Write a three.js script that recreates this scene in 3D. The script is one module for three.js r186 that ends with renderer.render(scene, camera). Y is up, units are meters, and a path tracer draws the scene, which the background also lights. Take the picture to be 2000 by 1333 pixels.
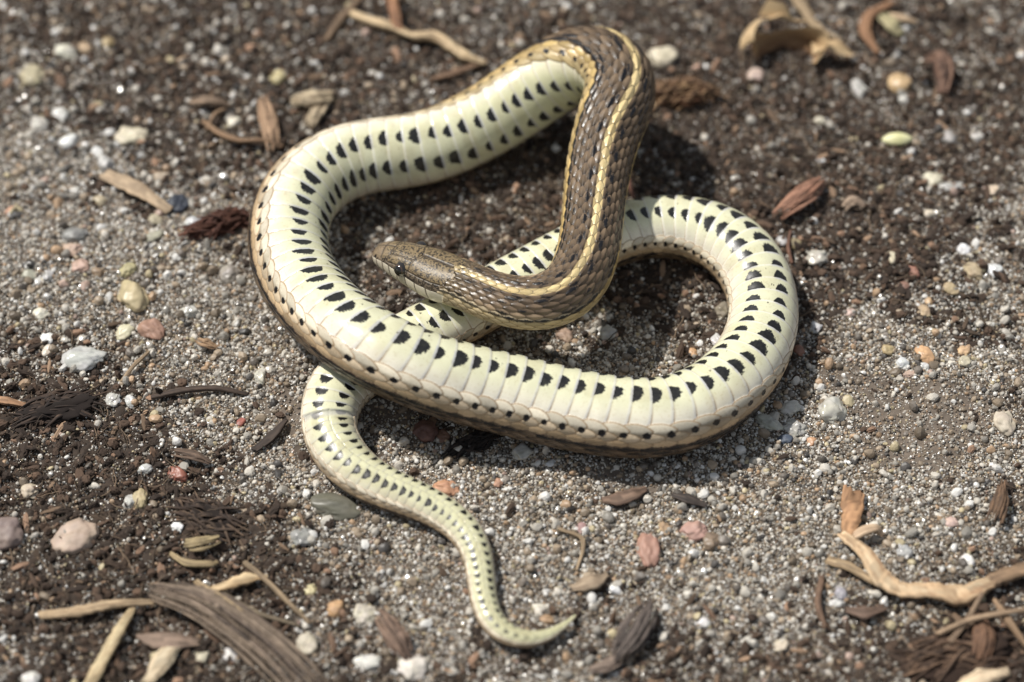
import * as THREE from 'three';
import { mergeGeometries } from 'three/addons/utils/BufferGeometryUtils.js';

// ---------------------------------------------------------------- camera, sky, sun, exposure
const scene = new THREE.Scene();
const camera = new THREE.PerspectiveCamera(17.0117, 1024 / 682, 0.01, 60);
camera.position.set(0, 0.3546, 0.27705);
camera.lookAt(0, 0, 0);
camera.focus = 0.438;
camera.userData.fStop = 7.2;

const SUN = new THREE.Vector3(-0.48, 0.82, -0.24).normalize();
// a hazy bright sky: pale blue overhead, whiter towards the horizon and round the sun
{
  const W = 512, H = 256, d = new Float32Array(W * H * 4), { smoothstep, lerp } = THREE.MathUtils;
  for (let y = 0; y < H; y++) for (let x = 0; x < W; x++) {
    const up = ((y + 0.5) / H - 0.5) * Math.PI, round = ((x + 0.5) / W - 0.5) * 2 * Math.PI, sy = Math.sin(up), sx = Math.cos(round) * Math.cos(up), sz = Math.sin(round) * Math.cos(up);
    const h = Math.pow(1 - Math.max(0, sy), 2.2), c = sx * SUN.x + sy * SUN.y + sz * SUN.z, glow = 0.3 * Math.exp((c - 1) * 9) + 1.2 * Math.exp((c - 1) * 60);
    const veil = 0.5 + 0.5 * Math.sin(sx * 5.1 + sz * 3.3 + Math.sin(sz * 6.7 + sx * 2) * 1.2) * Math.cos(sz * 4.3 - sx * 2.2), day = smoothstep(sy, -0.06, 0.02), o = (y * W + x) * 4;
    const zen = [0.20, 0.255, 0.34], hor = [0.36, 0.38, 0.40], gl = [1, 0.98, 0.95], earth = [0.1, 0.085, 0.07];
    for (let k = 0; k < 3; k++) d[o + k] = lerp(earth[k], lerp(lerp(zen[k], hor[k], h), 0.46 - 0.01 * k * 0.5, 0.4 * veil) + glow * gl[k], day);
    d[o + 3] = 1;
  }
  const sky = new THREE.DataTexture(d, W, H, THREE.RGBAFormat, THREE.FloatType);
  sky.mapping = THREE.EquirectangularReflectionMapping; sky.magFilter = THREE.LinearFilter; sky.needsUpdate = true;
  scene.background = scene.environment = sky;
}

const sun = new THREE.DirectionalLight(new THREE.Color(1, 0.96, 0.9), 5);
sun.name = 'sun';
sun.position.copy(SUN).multiplyScalar(2);
sun.castShadow = true;
sun.shadow.radius = 3.6;
sun.shadow.mapSize.set(4096, 4096);
Object.assign(sun.shadow.camera, { left: -0.25, right: 0.25, top: 0.25, bottom: -0.25, near: 0.5, far: 4 });
scene.add(sun);

const renderer = new THREE.WebGLRenderer({ antialias: true });
renderer.toneMapping = THREE.LinearToneMapping;
renderer.toneMappingExposure = 0.98;
renderer.shadowMap.enabled = true;
renderer.setSize(1024, 682);

// ---------------------------------------------------------------- helpers
const MM = 0.001, RAD = Math.PI / 180;
const { clamp, smoothstep, lerp } = THREE.MathUtils;
const sstep = (a, b, x) => smoothstep(x, a, b);
function rng(seed) {
  let a = (seed * 2654435761) >>> 0;
  return () => { a = (a + 0x6d2b79f5) | 0; let t = Math.imul(a ^ (a >>> 15), 1 | a); t = (t + Math.imul(t ^ (t >>> 7), 61 | t)) ^ t; return ((t ^ (t >>> 14)) >>> 0) / 4294967296; };
}
function hash(i, j, k = 0) {
  let h = Math.imul(i, 374761393) ^ Math.imul(j, 668265263) ^ Math.imul(k, 2147483647 - 1640531527);
  h = Math.imul(h ^ (h >>> 13), 1274126177); h ^= h >>> 16;
  h = Math.imul(h, 2246822507); h ^= h >>> 13;
  return (h >>> 0) / 4294967296;
}
function noise2(x, y, k = 0) {
  const i = Math.floor(x), j = Math.floor(y), u = x - i, v = y - j, a = u * u * (3 - 2 * u), b = v * v * (3 - 2 * v);
  return lerp(lerp(hash(i, j, k), hash(i + 1, j, k), a), lerp(hash(i, j + 1, k), hash(i + 1, j + 1, k), a), b);
}
function noise3(x, y, z, k = 0) {
  const i = Math.floor(z), w = z - i, c = w * w * (3 - 2 * w);
  return lerp(noise2(x, y, k + i * 17), noise2(x, y, k + i * 17 + 17), c);
}
const fbm = (x, y, k = 0, n = 4) => { let s = 0, a = 0.5, t = 0; for (let o = 0; o < n; o++) { s += a * noise2(x, y, k + o * 31); t += a; a *= 0.5; x *= 2.03; y *= 2.03; } return s / t; };
const used = new Map();
function numbered(name) { const n = used.get(name) || 0; used.set(name, n + 1); return n ? name + '_' + String(n).padStart(3, '0') : name; }
function add(o, name, label, category, group, kind) {
  o.name = numbered(name);
  if (label) o.userData.label = label;
  if (category) o.userData.category = category;
  if (group) o.userData.group = group;
  if (kind) o.userData.kind = kind;
  o.traverse((c) => { if (c.isMesh) { c.castShadow = true; c.receiveShadow = true; } });
  scene.add(o);
  return o;
}
const lin = (hex) => new THREE.Color(hex);

// ---------------------------------------------------------------- how the snake lies
// Centre line from snout to tail tip: [x, y, z, radius] in mm, then the way the belly faces, in degrees about the centre line (0 = up and forward, + = clockwise side).
const SPINE = [
  [[-26.69, 13, -12.06, 2.01], -222], [[-23.5, 13.6, -10.25, 3.6], -221], [[-19.92, 14, -8.09, 4.58], -220], [[-14.86, 14.6, -4.87, 4.76], -218], [[-9.35, 15.4, -1.53, 4.53], -216], [[-3.92, 16, 1.75, 4.6], -211],
  [[1.46, 16.5, 3.92, 4.78], -206], [[6.83, 16.6, 3.5, 5.07], -200], [[11.07, 16.6, 0.47, 5.39], -195], [[13.71, 16.8, -4.33, 5.62], -186], [[15.11, 17, -10.5, 5.67], -178], [[15.84, 17.4, -17.13, 5.72], -175],
  [[16.37, 17.9, -23.39, 5.86], -173], [[17.3, 18.6, -29.57, 6.11], -175], [[18.65, 19.6, -35.99, 6.35], -176], [[20.51, 20.8, -41.9, 6.7], -168], [[21.99, 21.6, -47.41, 6.84], -156], [[21.31, 21.6, -52.92, 7], -134],
  [[17.47, 20.6, -57.15, 7.16], -98], [[12.38, 18, -58.27, 7.41], -58], [[6.49, 14, -57.18, 7.55], -34], [[0, 10.4, -54.18, 7.36], -28], [[-7.45, 8.4, -49.94, 7.13], -28], [[-14.64, 7.4, -46.38, 7], -16],
  [[-22.11, 7.2, -43.97, 6.98], -5], [[-30.72, 7.4, -42.64, 7.07], -5], [[-36.88, 7.6, -39.47, 7.25], -15], [[-41.53, 7.8, -34.36, 7.51], -27], [[-44.17, 7.9, -28.03, 7.66], -39], [[-44.8, 7.9, -21.35, 7.69], -49],
  [[-44.13, 8.1, -15.41, 7.73], -55], [[-42.06, 9, -8.99, 7.75], -58], [[-38.49, 11.2, -1.51, 7.64], -59], [[-33.65, 14.4, 6.49, 7.41], -59], [[-27.21, 16.6, 13.76, 7.31], -58], [[-20.61, 15.6, 16.99, 7.29], -60],
  [[-13.64, 13.4, 18.69, 7.39], -61], [[-6.74, 11.2, 19.44, 7.51], -62], [[0, 9.6, 20.17, 7.62], -63], [[9.55, 8.2, 22.14, 7.62], -63], [[20.21, 7.8, 24.23, 7.51], -64], [[28.89, 7.6, 24.09, 7.32], -63],
  [[36.82, 7.3, 20.27, 7.17], -54], [[42.61, 7, 14.58, 6.84], -42], [[47, 6.6, 7.73, 6.52], -20], [[49.54, 6.2, -1.44, 6.3], 0], [[48.82, 6.1, -11.53, 6.5], 16], [[45.09, 6.1, -18.71, 6.56], 30],
  [[39.59, 6.1, -23.17, 6.39], 42], [[32.67, 6, -25.02, 6.2], 51], [[25.2, 6, -24.48, 5.99], 54], [[17.27, 6, -20.95, 5.96], 50], [[9.18, 6, -15.18, 5.92], 43], [[-1.01, 6, -8.46, 5.86], 39],
  [[-8.73, 5.9, -2.84, 5.82], 37], [[-15.95, 5.8, 1.81, 5.68], 35], [[-23.28, 5.6, 6.7, 5.55], 28], [[-29.06, 5.5, 10.74, 5.52], 18], [[-32.91, 5.5, 14.92, 5.48], 8], [[-34.53, 5.4, 19.84, 5.25], 0],
  [[-34.63, 5, 24.22, 4.93], -6], [[-33.48, 4.8, 28.35, 4.62], -16], [[-30.61, 4.5, 32.83, 4.4], -32], [[-25.21, 4.1, 37.18, 3.99], -46], [[-17.63, 3.7, 40.23, 3.51], -46], [[-11.61, 3.3, 43.59, 3.11], -38],
  [[-7.51, 3, 48, 2.81], -24], [[-5.77, 2.6, 53.83, 2.47], -15], [[-5.35, 2.5, 59.74, 2.31], -16], [[-4.12, 2.4, 64.82, 2.15], -30], [[-1.19, 2.2, 68.08, 1.91], -45], [[3.19, 1.8, 69.21, 1.55], -50],
  [[7.86, 1.4, 67.18, 0.87], -45], [[11.4, 1.3, 63.62, 0.23], -40],
];

// sand pushed up along the body where it rests on the ground, on a 1 mm grid
const PRESS = new Float32Array(340 * 260), pressAt = (i, j) => (i >= 0 && i < 340 && j >= 0 && j < 260 ? PRESS[j * 340 + i] : 0);
for (let n = 0; n < SPINE.length - 1; n++) for (let q = 0; q < 1; q += 0.05) {
  const [x, y, z, r] = SPINE[n][0].map((v, c) => lerp(v, SPINE[n + 1][0][c], q)), w = 1 - sstep(0.8, 3, y - r);
  if (w <= 0) continue;
  for (let j = Math.floor(z + 140 - 14); j < z + 154; j++) for (let i = Math.floor(x + 170 - 14); i < x + 184; i++) {
    if (i < 0 || i >= 340 || j < 0 || j >= 260) continue;
    const d = Math.hypot(i - 170 - x, j - 140 - z), ridge = w * (0.35 * Math.min(r, 5) * 0.55) * Math.exp(-(((d - r * 0.75) / (r * 0.4 + 0.5)) ** 2));
    if (ridge > PRESS[j * 340 + i]) PRESS[j * 340 + i] = ridge;
  }
}
function pressed(x, z) { const u = x + 170, v = z + 140, i = Math.floor(u), j = Math.floor(v), a = u - i, b = v - j; return lerp(lerp(pressAt(i, j), pressAt(i + 1, j), a), lerp(pressAt(i, j + 1), pressAt(i + 1, j + 1), a), b) * (0.5 + noise2(x / 3.1, z / 3.1, 15)); }

// ---------------------------------------------------------------- ground: damp dark soil with drifts of sand
// each row: x, z (mm on the ground), radius (mm), how sandy (+) or earthy (-)
const PATCH = [
  [-90.0, -35.8, 34, 1.0], [-101.4, -50.2, 24, 0.7], [-63.8, -13.9, 28, 0.9], [-44.2, 3.0, 24, 1.0], [-51.7, 11.8, 16, 0.5], [-42.7, 28.7, 20, 0.8], [-97.4, -19.3, 18, 0.6],
  [-17.5, 28.7, 24, 0.9], [4.8, 33.4, 26, 1.0], [28.8, 35.8, 26, 1.1], [52.8, 35.8, 28, 1.0], [83.9, 16.7, 30, 1.0], [67.9, 28.7, 26, 1.0], [16.1, 3.0, 14, 0.9], [32.1, 4.3, 12, 0.8],
  [0.0, 53.8, 24, 0.7], [-18.8, 49.4, 24, 0.6], [81.4, 38.1, 24, 0.8], [42.2, 52.7, 24, 0.5], [-31.7, -33.0, 10, 0.6], [-2.1, -35.8, 8, 0.3], [-31.0, -16.6, 12, 0.4], [93.6, -22.0, 26, 0.35],
  [65.9, -3.4, 26, -0.08], [-77.3, -68.2, 50, -0.20], [-86.8, -54.6, 24, -0.24], [43.7, -60.6, 40, -0.80], [82.5, -65.1, 60, -0.48], [-10.6, -35.8, 22, -0.72], [25.7, -13.9, 26, -0.72], [0.0, -45.8, 20, -0.72],
  [-90.1, 14.3, 22, -0.72], [-75.6, 20.4, 24, -0.64], [-55.3, 40.4, 26, -0.40], [-48.9, 50.5, 22, -0.56], [-74.8, 71.0, 34, -0.48], [-45.7, 68.9, 30, -0.40], [-9.8, 22.8, 10, -0.56], [-17.6, 21.6, 9, -0.56],
  [64.1, 67.8, 44, -0.40], [83.4, 60.4, 30, -0.56], [30.2, 67.8, 22, -0.40], [-22.8, -20.6, 14, -0.48], [65.9, -38.7, 26, -0.40], [-100.3, -41.5, 8, -0.32], [73.1, -24.7, 22, -0.32], [-3.7, 61.4, 10, -0.16], [-22.5, -83.8, 60, -0.40], [-62.1, -87.0, 60, -0.44], [-100.3, -75.9, 40, -0.36], [-70.7, -56.1, 26, -0.48],
];
function sandiness(x, z) {   // x, z in mm, about -1 to 1
  let v = 0.12;
  for (const [px, pz, r, w] of PATCH) { const d = ((x - px) ** 2 + (z - pz) ** 2) / (r * r); if (d < 4) v += w * Math.exp(-d * 1.3); }
  const clump = sstep(0.56, 0.72, fbm(x / 5.5 + 80, z / 5.5 + 31, 19, 3));
  return clamp(v + (fbm(x / 9 + 40, z / 9 + 7, 3, 4) - 0.5) * 2.1 - 0.75 * clump, -1, 1);
}
// smooth, packed fine sand: x, z, radius (mm)
const SILT = [[72.3, 14.3, 9], [84.0, 15.5, 11], [65.9, 8.0, 6], [76.0, 25.2, 10], [-23.7, 16.7, 5], [22.1, 34.6, 7], [-43.4, 16.7, 6]];
function silt(x, z) {
  let v = 0; for (const [px, pz, r] of SILT) v = Math.max(v, 1.15 - Math.hypot(x - px, (z - pz) * 1.2) / r * 0.9 + (fbm(x / 4 + 3, z / 4 + 60, 23, 3) - 0.5) * 1.4);
  return sstep(0.15, 0.6, v);
}
function groundHeight(x, z) {   // mm
  const far = Math.hypot(x, z) > 260 ? 0.4 : 1;
  return ((fbm(x / 26 + 9, z / 26 + 3, 11, 3) - 0.5) * 2.4 + (fbm(x / 5, z / 5, 12, 3) - 0.5) * 1.5) * far - 0.5 + pressed(x, z);
}
{
  const axis = (lo, hi, step) => {
    const a = []; for (let v = lo; v <= hi + 1e-6; v += step) a.push(v);
    let d = step; while (a[0] > -4000) { d *= 1.35; a.unshift(a[0] - d); }
    d = step; while (a[a.length - 1] < 4000) { d *= 1.35; a.push(a[a.length - 1] + d); }
    return a;
  };
  const X = axis(-128, 128, 0.55), Z = axis(-112, 90, 0.55), nx = X.length, nz = Z.length;
  const P = new Float32Array(nx * nz * 3), C = new Float32Array(nx * nz * 3), UV = new Float32Array(nx * nz * 2), I = new Uint32Array((nx - 1) * (nz - 1) * 6);
  const soil = [0.050, 0.032, 0.0205], sand = [0.125, 0.094, 0.067], fine = [0.19, 0.15, 0.115];
  for (let j = 0, n = 0; j < nz; j++) for (let i = 0; i < nx; i++, n++) {
    const x = X[i], z = Z[j], s = sandiness(x, z), m = sstep(-0.25, 0.5, s), crumb = noise2(x * 1.3, z * 1.3, 5) * 0.5 + noise2(x * 0.7, z * 0.7, 6) * 0.5;
    P[n * 3] = x * MM; P[n * 3 + 1] = (groundHeight(x, z) + (hash(Math.round(x * 10), Math.round(z * 10), 2) - 0.5) * 0.35 + (1 - m) * (crumb - 0.5) * 1.6) * MM; P[n * 3 + 2] = z * MM;
    const k = 0.65 + 0.7 * hash(Math.round(x * 10), Math.round(z * 10), 4);
    for (let c = 0; c < 3; c++) C[n * 3 + c] = lerp(lerp(soil[c], sand[c], m), fine[c], silt(x, z)) * lerp(k, 1, 0.5 * silt(x, z));
    UV[n * 2] = x / 20; UV[n * 2 + 1] = z / 20;
  }
  for (let j = 0, n = 0; j < nz - 1; j++) for (let i = 0; i < nx - 1; i++) {
    const a = j * nx + i, b = a + nx;
    I[n++] = a; I[n++] = b; I[n++] = a + 1; I[n++] = a + 1; I[n++] = b; I[n++] = b + 1;
  }
  const g = new THREE.BufferGeometry();
  g.setAttribute('position', new THREE.BufferAttribute(P, 3));
  g.setAttribute('color', new THREE.BufferAttribute(C, 3));
  g.setAttribute('uv', new THREE.BufferAttribute(UV, 2));
  g.setIndex(new THREE.BufferAttribute(I, 1));
  g.computeVertexNormals();
  const S = 512, px = new Uint8Array(S * S * 4);
  for (let i = 0; i < S * S; i++) { const v = 120 + 135 * hash(i % S, Math.floor(i / S), 77); px[i * 4] = px[i * 4 + 1] = px[i * 4 + 2] = v; px[i * 4 + 3] = 255; }
  const t = new THREE.DataTexture(px, S, S); t.wrapS = t.wrapT = THREE.RepeatWrapping; t.magFilter = THREE.LinearFilter; t.needsUpdate = true;
  const m = new THREE.MeshStandardMaterial({ vertexColors: true, roughness: 0.85, map: t, bumpMap: t, bumpScale: 0.0001 });
  add(new THREE.Mesh(g, m), 'ground', 'damp dark brown soil with drifts of grey sand', 'ground', null, 'structure');
}

// ---------------------------------------------------------------- stones
// A unit stone: a ball cut by random planes; `soft` rounds the cuts, `rough` is the surface noise.
function rockGeometry(seed, detail, planes, soft, rough, smooth = true) {
  const R = rng(seed + 1), cuts = [];
  for (let i = 0; i < planes; i++) { const u = R() * 2 - 1, a = R() * 6.283, q = Math.sqrt(1 - u * u); cuts.push([q * Math.cos(a), u, q * Math.sin(a), 0.62 + 0.34 * R()]); }
  let g = new THREE.IcosahedronGeometry(1, detail);
  const p = g.attributes.position, v = new THREE.Vector3(), C = new Float32Array(p.count * 3);
  for (let i = 0; i < p.count; i++) {
    v.fromBufferAttribute(p, i).normalize();
    let s = Math.exp(-1 / soft);
    for (const c of cuts) { const d = v.x * c[0] + v.y * c[1] + v.z * c[2]; if (d > 0.05) s += Math.exp(-Math.min(c[3] / d, 3) / soft); }
    let r = -soft * Math.log(s) * 1.06;
    r += rough * (noise3(v.x * 3 + 9, v.y * 3 + 9, v.z * 3 + 9, seed) - 0.5) + rough * 0.4 * (noise3(v.x * 9 + 30, v.y * 9 + 30, v.z * 9 + 30, seed) - 0.5);
    p.setXYZ(i, v.x * r, v.y * r, v.z * r);
    const k = 0.74 + 0.4 * noise3(v.x * 2.4 + 5, v.y * 2.4 + 5, v.z * 2.4 + 5, seed + 9) + 0.22 * (noise3(v.x * 8 + 50, v.y * 8 + 50, v.z * 8 + 50, seed + 3) - 0.5);
    C[i * 3] = k; C[i * 3 + 1] = k * (0.97 + 0.05 * noise3(v.x * 2 + 3, v.y * 2, v.z * 2, seed + 4)); C[i * 3 + 2] = k * (0.93 + 0.1 * noise3(v.x * 2 + 7, v.y * 2, v.z * 2, seed + 5));
  }
  g.setAttribute('color', new THREE.BufferAttribute(C, 3));
  g.deleteAttribute('uv');
  if (smooth) {   // shared normals, worked out from coinciding corners
    g.computeVertexNormals();
    const sum = new Map(), n = g.attributes.normal, key = (i) => Math.round(p.getX(i) * 1e4) + ',' + Math.round(p.getY(i) * 1e4) + ',' + Math.round(p.getZ(i) * 1e4);
    for (let i = 0; i < p.count; i++) { const k = key(i), s = sum.get(k) || [0, 0, 0]; s[0] += n.getX(i); s[1] += n.getY(i); s[2] += n.getZ(i); sum.set(k, s); }
    for (let i = 0; i < p.count; i++) { const s = sum.get(key(i)), l = Math.hypot(...s) || 1; n.setXYZ(i, s[0] / l, s[1] / l, s[2] / l); }
  }
  return g;
}

// ---------------------------------------------------------------- loose sand and crumbs that nobody could count
{
  const view = (x, z, pad) => { const t = (z + 97) / 174, half = lerp(116, 92, t) + pad; return Math.abs(x) < half && z > -99 - pad && z < 79 + pad; };
  const grains = [0, 1, 2, 3, 4].map((k) => rockGeometry(300 + k, 1, 9, 0.05, 0.12, false)).map((g) => { g.deleteAttribute('color'); g.computeVertexNormals(); return g; });
  const glassy = new THREE.MeshPhysicalMaterial({ color: 0xffffff, roughness: 0.2, specularIntensity: 0.9, ior: 1.54, transmission: 0.28, thickness: 0.0006 });
  const stony = new THREE.MeshStandardMaterial({ color: 0xffffff, roughness: 0.5 });
  const tone = (R, soil) => {
    const u = R();
    if (u < 0.44) { const k = 0.3 + 0.55 * R(); return [[k, k * 0.925, k * 0.80], 0]; }
    if (u < 0.54) { const k = 0.75 + 0.2 * R(); return [[k, k * 0.97, k * 0.91], 0]; }
    if (u < 0.76) { const k = 0.12 + 0.26 * R(); return [[k, k * 0.78, k * 0.55], 1]; }
    if (u < 0.85) { const k = 0.08 + 0.14 * R(); return [[k, k * 0.86, k * 0.72], 1]; }
    if (u < 0.90) { const k = 0.26 + 0.2 * R(); return [[k, k * 0.68, k * 0.42], 1]; }
    if (u < 0.91) { const k = 0.26 + 0.2 * R(); return [[k, k * 0.72, k * 0.58], 1]; }
    if (u < 0.94) { const k = 0.32 + 0.2 * R(); return [[k, k * 0.84, k * 0.52], 1]; }
    const k = 0.03 + 0.06 * R(); return [[k, k * 0.9, k * 0.82], 1];
  };
  const M = new THREE.Matrix4(), Q = new THREE.Quaternion(), E = new THREE.Euler(), S = new THREE.Vector3(), V = new THREE.Vector3(), K = new THREE.Color();
  function scatter(parent, name, count, seed, lo, hi, accept, pad) {
    const R = rng(seed), sets = new Map();
    for (let i = 0; i < count; i++) {
      const x = (R() * 2 - 1) * 126, z = lerp(-106, 86, R());
      if (!view(x, z, pad)) continue;
      if (R() > accept(sandiness(x, z), x, z) * (1 - 0.62 * silt(x, z))) continue;
      const d = lo * Math.pow(hi / lo, Math.pow(R(), 1.7)), [c, kind] = tone(R), key = Math.floor(R() * grains.length) * 2 + kind;
      E.set(R() * 6.3, R() * 6.3, R() * 6.3); Q.setFromEuler(E);
      S.set(d * (0.8 + 0.5 * R()), d * (0.65 + 0.4 * R()), d * (0.8 + 0.5 * R())).multiplyScalar(0.5 * MM);
      V.set(x, groundHeight(x, z) + d * (0.05 + 0.28 * R()), z).multiplyScalar(MM);
      if (!sets.has(key)) sets.set(key, []);
      sets.get(key).push([M.compose(V, Q, S).clone(), c]);
    }
    for (const [key, list] of [...sets].sort((a, b) => a[0] - b[0])) {
      const m = new THREE.InstancedMesh(grains[key >> 1], key & 1 ? stony : glassy, list.length);
      list.forEach(([mat, c], i) => { m.setMatrixAt(i, mat); m.setColorAt(i, K.setRGB(...c)); });
      m.name = numbered(key & 1 ? 'stone_' + name : 'quartz_' + name); m.userData.kind = 'stuff'; parent.add(m);
    }
  }
  const sandGroup = new THREE.Group();
  scatter(sandGroup, 'grain', 500000, 21, 0.24, 0.56, (s) => clamp(0.5 + s * 0.42, 0.32, 0.92), 4);
  scatter(sandGroup, 'grain', 90000, 22, 0.5, 1.15, (s) => clamp(0.34 + s * 0.35, 0.1, 0.72), 4);
  add(sandGroup, 'sand', 'loose glassy grey and tan sand grains lying over the soil', 'sand', null, 'stuff');
  const gravelGroup = new THREE.Group();
  scatter(gravelGroup, 'granule', 9500, 23, 0.95, 2.3, (s, x, z) => clamp(0.36 + s * 0.3 + (x < -40 && z < 10 ? 0.35 : 0) + (z < -50 && x < 20 ? 0.3 : 0), 0.1, 1), 6);
  add(gravelGroup, 'gravel', 'scattered small mixed granules among the sand', 'gravel', null, 'stuff');

  // dark crumbs of rotted bark and peat
  const crumbs = [0, 1, 2].map((k) => rockGeometry(340 + k, 2, 7, 0.08, 0.5, false)).map((g) => { g.deleteAttribute('color'); g.computeVertexNormals(); return g; });
  const peat = new THREE.MeshStandardMaterial({ color: 0xffffff, roughness: 0.9 });
  const lists = [[], [], []], R = rng(31);
  for (let i = 0; i < 110000; i++) {
    const x = (R() * 2 - 1) * 126, z = lerp(-106, 86, R());
    if (!view(x, z, 5) || R() > clamp(0.42 - sandiness(x, z) * 0.6, 0.02, 1)) continue;
    const d = 0.28 * Math.pow(7, Math.pow(R(), 3.2)), long = R() < 0.25 ? 1.2 + 1.6 * R() : 1.1;
    E.set((R() - 0.5) * 1.8, R() * 6.3, (R() - 0.5) * 1.5); Q.setFromEuler(E);
    S.set(d * long, d * (0.35 + 0.5 * R()), d * (0.5 + 0.5 * R())).multiplyScalar(0.5 * MM);
    V.set(x, groundHeight(x, z) + d * (0.1 + 0.3 * R()), z).multiplyScalar(MM);
    const k = (0.019 + 0.06 * R() ** 2.2) * (R() < 0.1 ? 3.2 : 1);
    lists[i % 3].push([M.compose(V, Q, S).clone(), [k * 1.34, k * 0.83, k * 0.54]]);
  }
  const crumbGroup = new THREE.Group();
  lists.forEach((list, k) => {
    const m = new THREE.InstancedMesh(crumbs[k], peat, list.length);
    list.forEach(([mat, c], i) => { m.setMatrixAt(i, mat); m.setColorAt(i, K.setRGB(...c)); });
    m.name = numbered('peat_crumb'); m.userData.kind = 'stuff'; crumbGroup.add(m);
  });
  add(crumbGroup, 'soil_crumbs', 'dark brown crumbs of rotted bark and peat', 'soil', null, 'stuff');

  // small tan and brown flakes of bark and chaff
  const flakeList = [[], [], []];
  for (let i = 0; i < 3200; i++) {
    const x = (R() * 2 - 1) * 126, z = lerp(-106, 86, R());
    if (!view(x, z, 5) || R() > clamp(0.3 - sandiness(x, z) * 0.4, 0.04, 1)) continue;
    const d = 0.6 + 2 * R() ** 3;
    E.set((R() - 0.5) * 0.8, R() * 6.3, (R() - 0.5) * 0.6); Q.setFromEuler(E);
    S.set(d * (1 + R()), d * 0.22, d * (0.3 + 0.35 * R())).multiplyScalar(0.5 * MM);
    V.set(x, groundHeight(x, z) + 0.45 + 0.3 * R(), z).multiplyScalar(MM);
    const k = 0.05 + 0.28 * R() ** 2.2;
    flakeList[i % 3].push([M.compose(V, Q, S).clone(), [k, k * 0.66, k * 0.42]]);
  }
  flakeList.forEach((list, k) => {
    const m = new THREE.InstancedMesh(crumbs[k], peat, list.length);
    list.forEach(([mat, c], i) => { m.setMatrixAt(i, mat); m.setColorAt(i, K.setRGB(...c)); });
    m.name = numbered('bark_flake'); m.userData.kind = 'stuff'; crumbGroup.add(m);
  });

  // hair-thin roots and fibres
  const fibres = [0, 1, 2, 3].map((k) => {
    const F = rng(60 + k), pts = []; let a = 0, x = 0, z = 0;
    for (let i = 0; i < 7; i++) { pts.push(new THREE.Vector3(x, 0.05 * F(), z)); a += (F() - 0.5) * 0.9; x += Math.cos(a) / 6; z += Math.sin(a) / 6; }
    return new THREE.TubeGeometry(new THREE.CatmullRomCurve3(pts), 14, 0.016, 4);
  });
  const fl = [[], [], [], []];
  for (let i = 0; i < 10500; i++) {
    const x = (R() * 2 - 1) * 126, z = lerp(-106, 86, R());
    if (!view(x, z, 5) || R() > clamp(0.35 - sandiness(x, z) * 0.7, 0.02, 1)) continue;
    const l = 2 + 7 * R() * R();
    E.set((R() - 0.5) * 0.35, R() * 6.3, (R() - 0.5) * 0.35); Q.setFromEuler(E);
    S.set(l, l * (0.6 + 0.6 * R()), l).multiplyScalar(MM);
    V.set(x, groundHeight(x, z) + 0.35 + 0.4 * R(), z).multiplyScalar(MM);
    const k = 0.04 + 0.24 * R() * R();
    fl[i % 4].push([M.compose(V, Q, S).clone(), [k, k * 0.7, k * 0.46]]);
  }
  const fibreGroup = new THREE.Group();
  fl.forEach((list, k) => {
    const m = new THREE.InstancedMesh(fibres[k], peat, list.length);
    list.forEach(([mat, c], i) => { m.setMatrixAt(i, mat); m.setColorAt(i, K.setRGB(...c)); });
    m.name = numbered('root_fibre'); m.userData.kind = 'stuff'; fibreGroup.add(m);
  });
  add(fibreGroup, 'fibres', 'fine brown root fibres strewn over the soil', 'plant litter', null, 'stuff');
}

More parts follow.
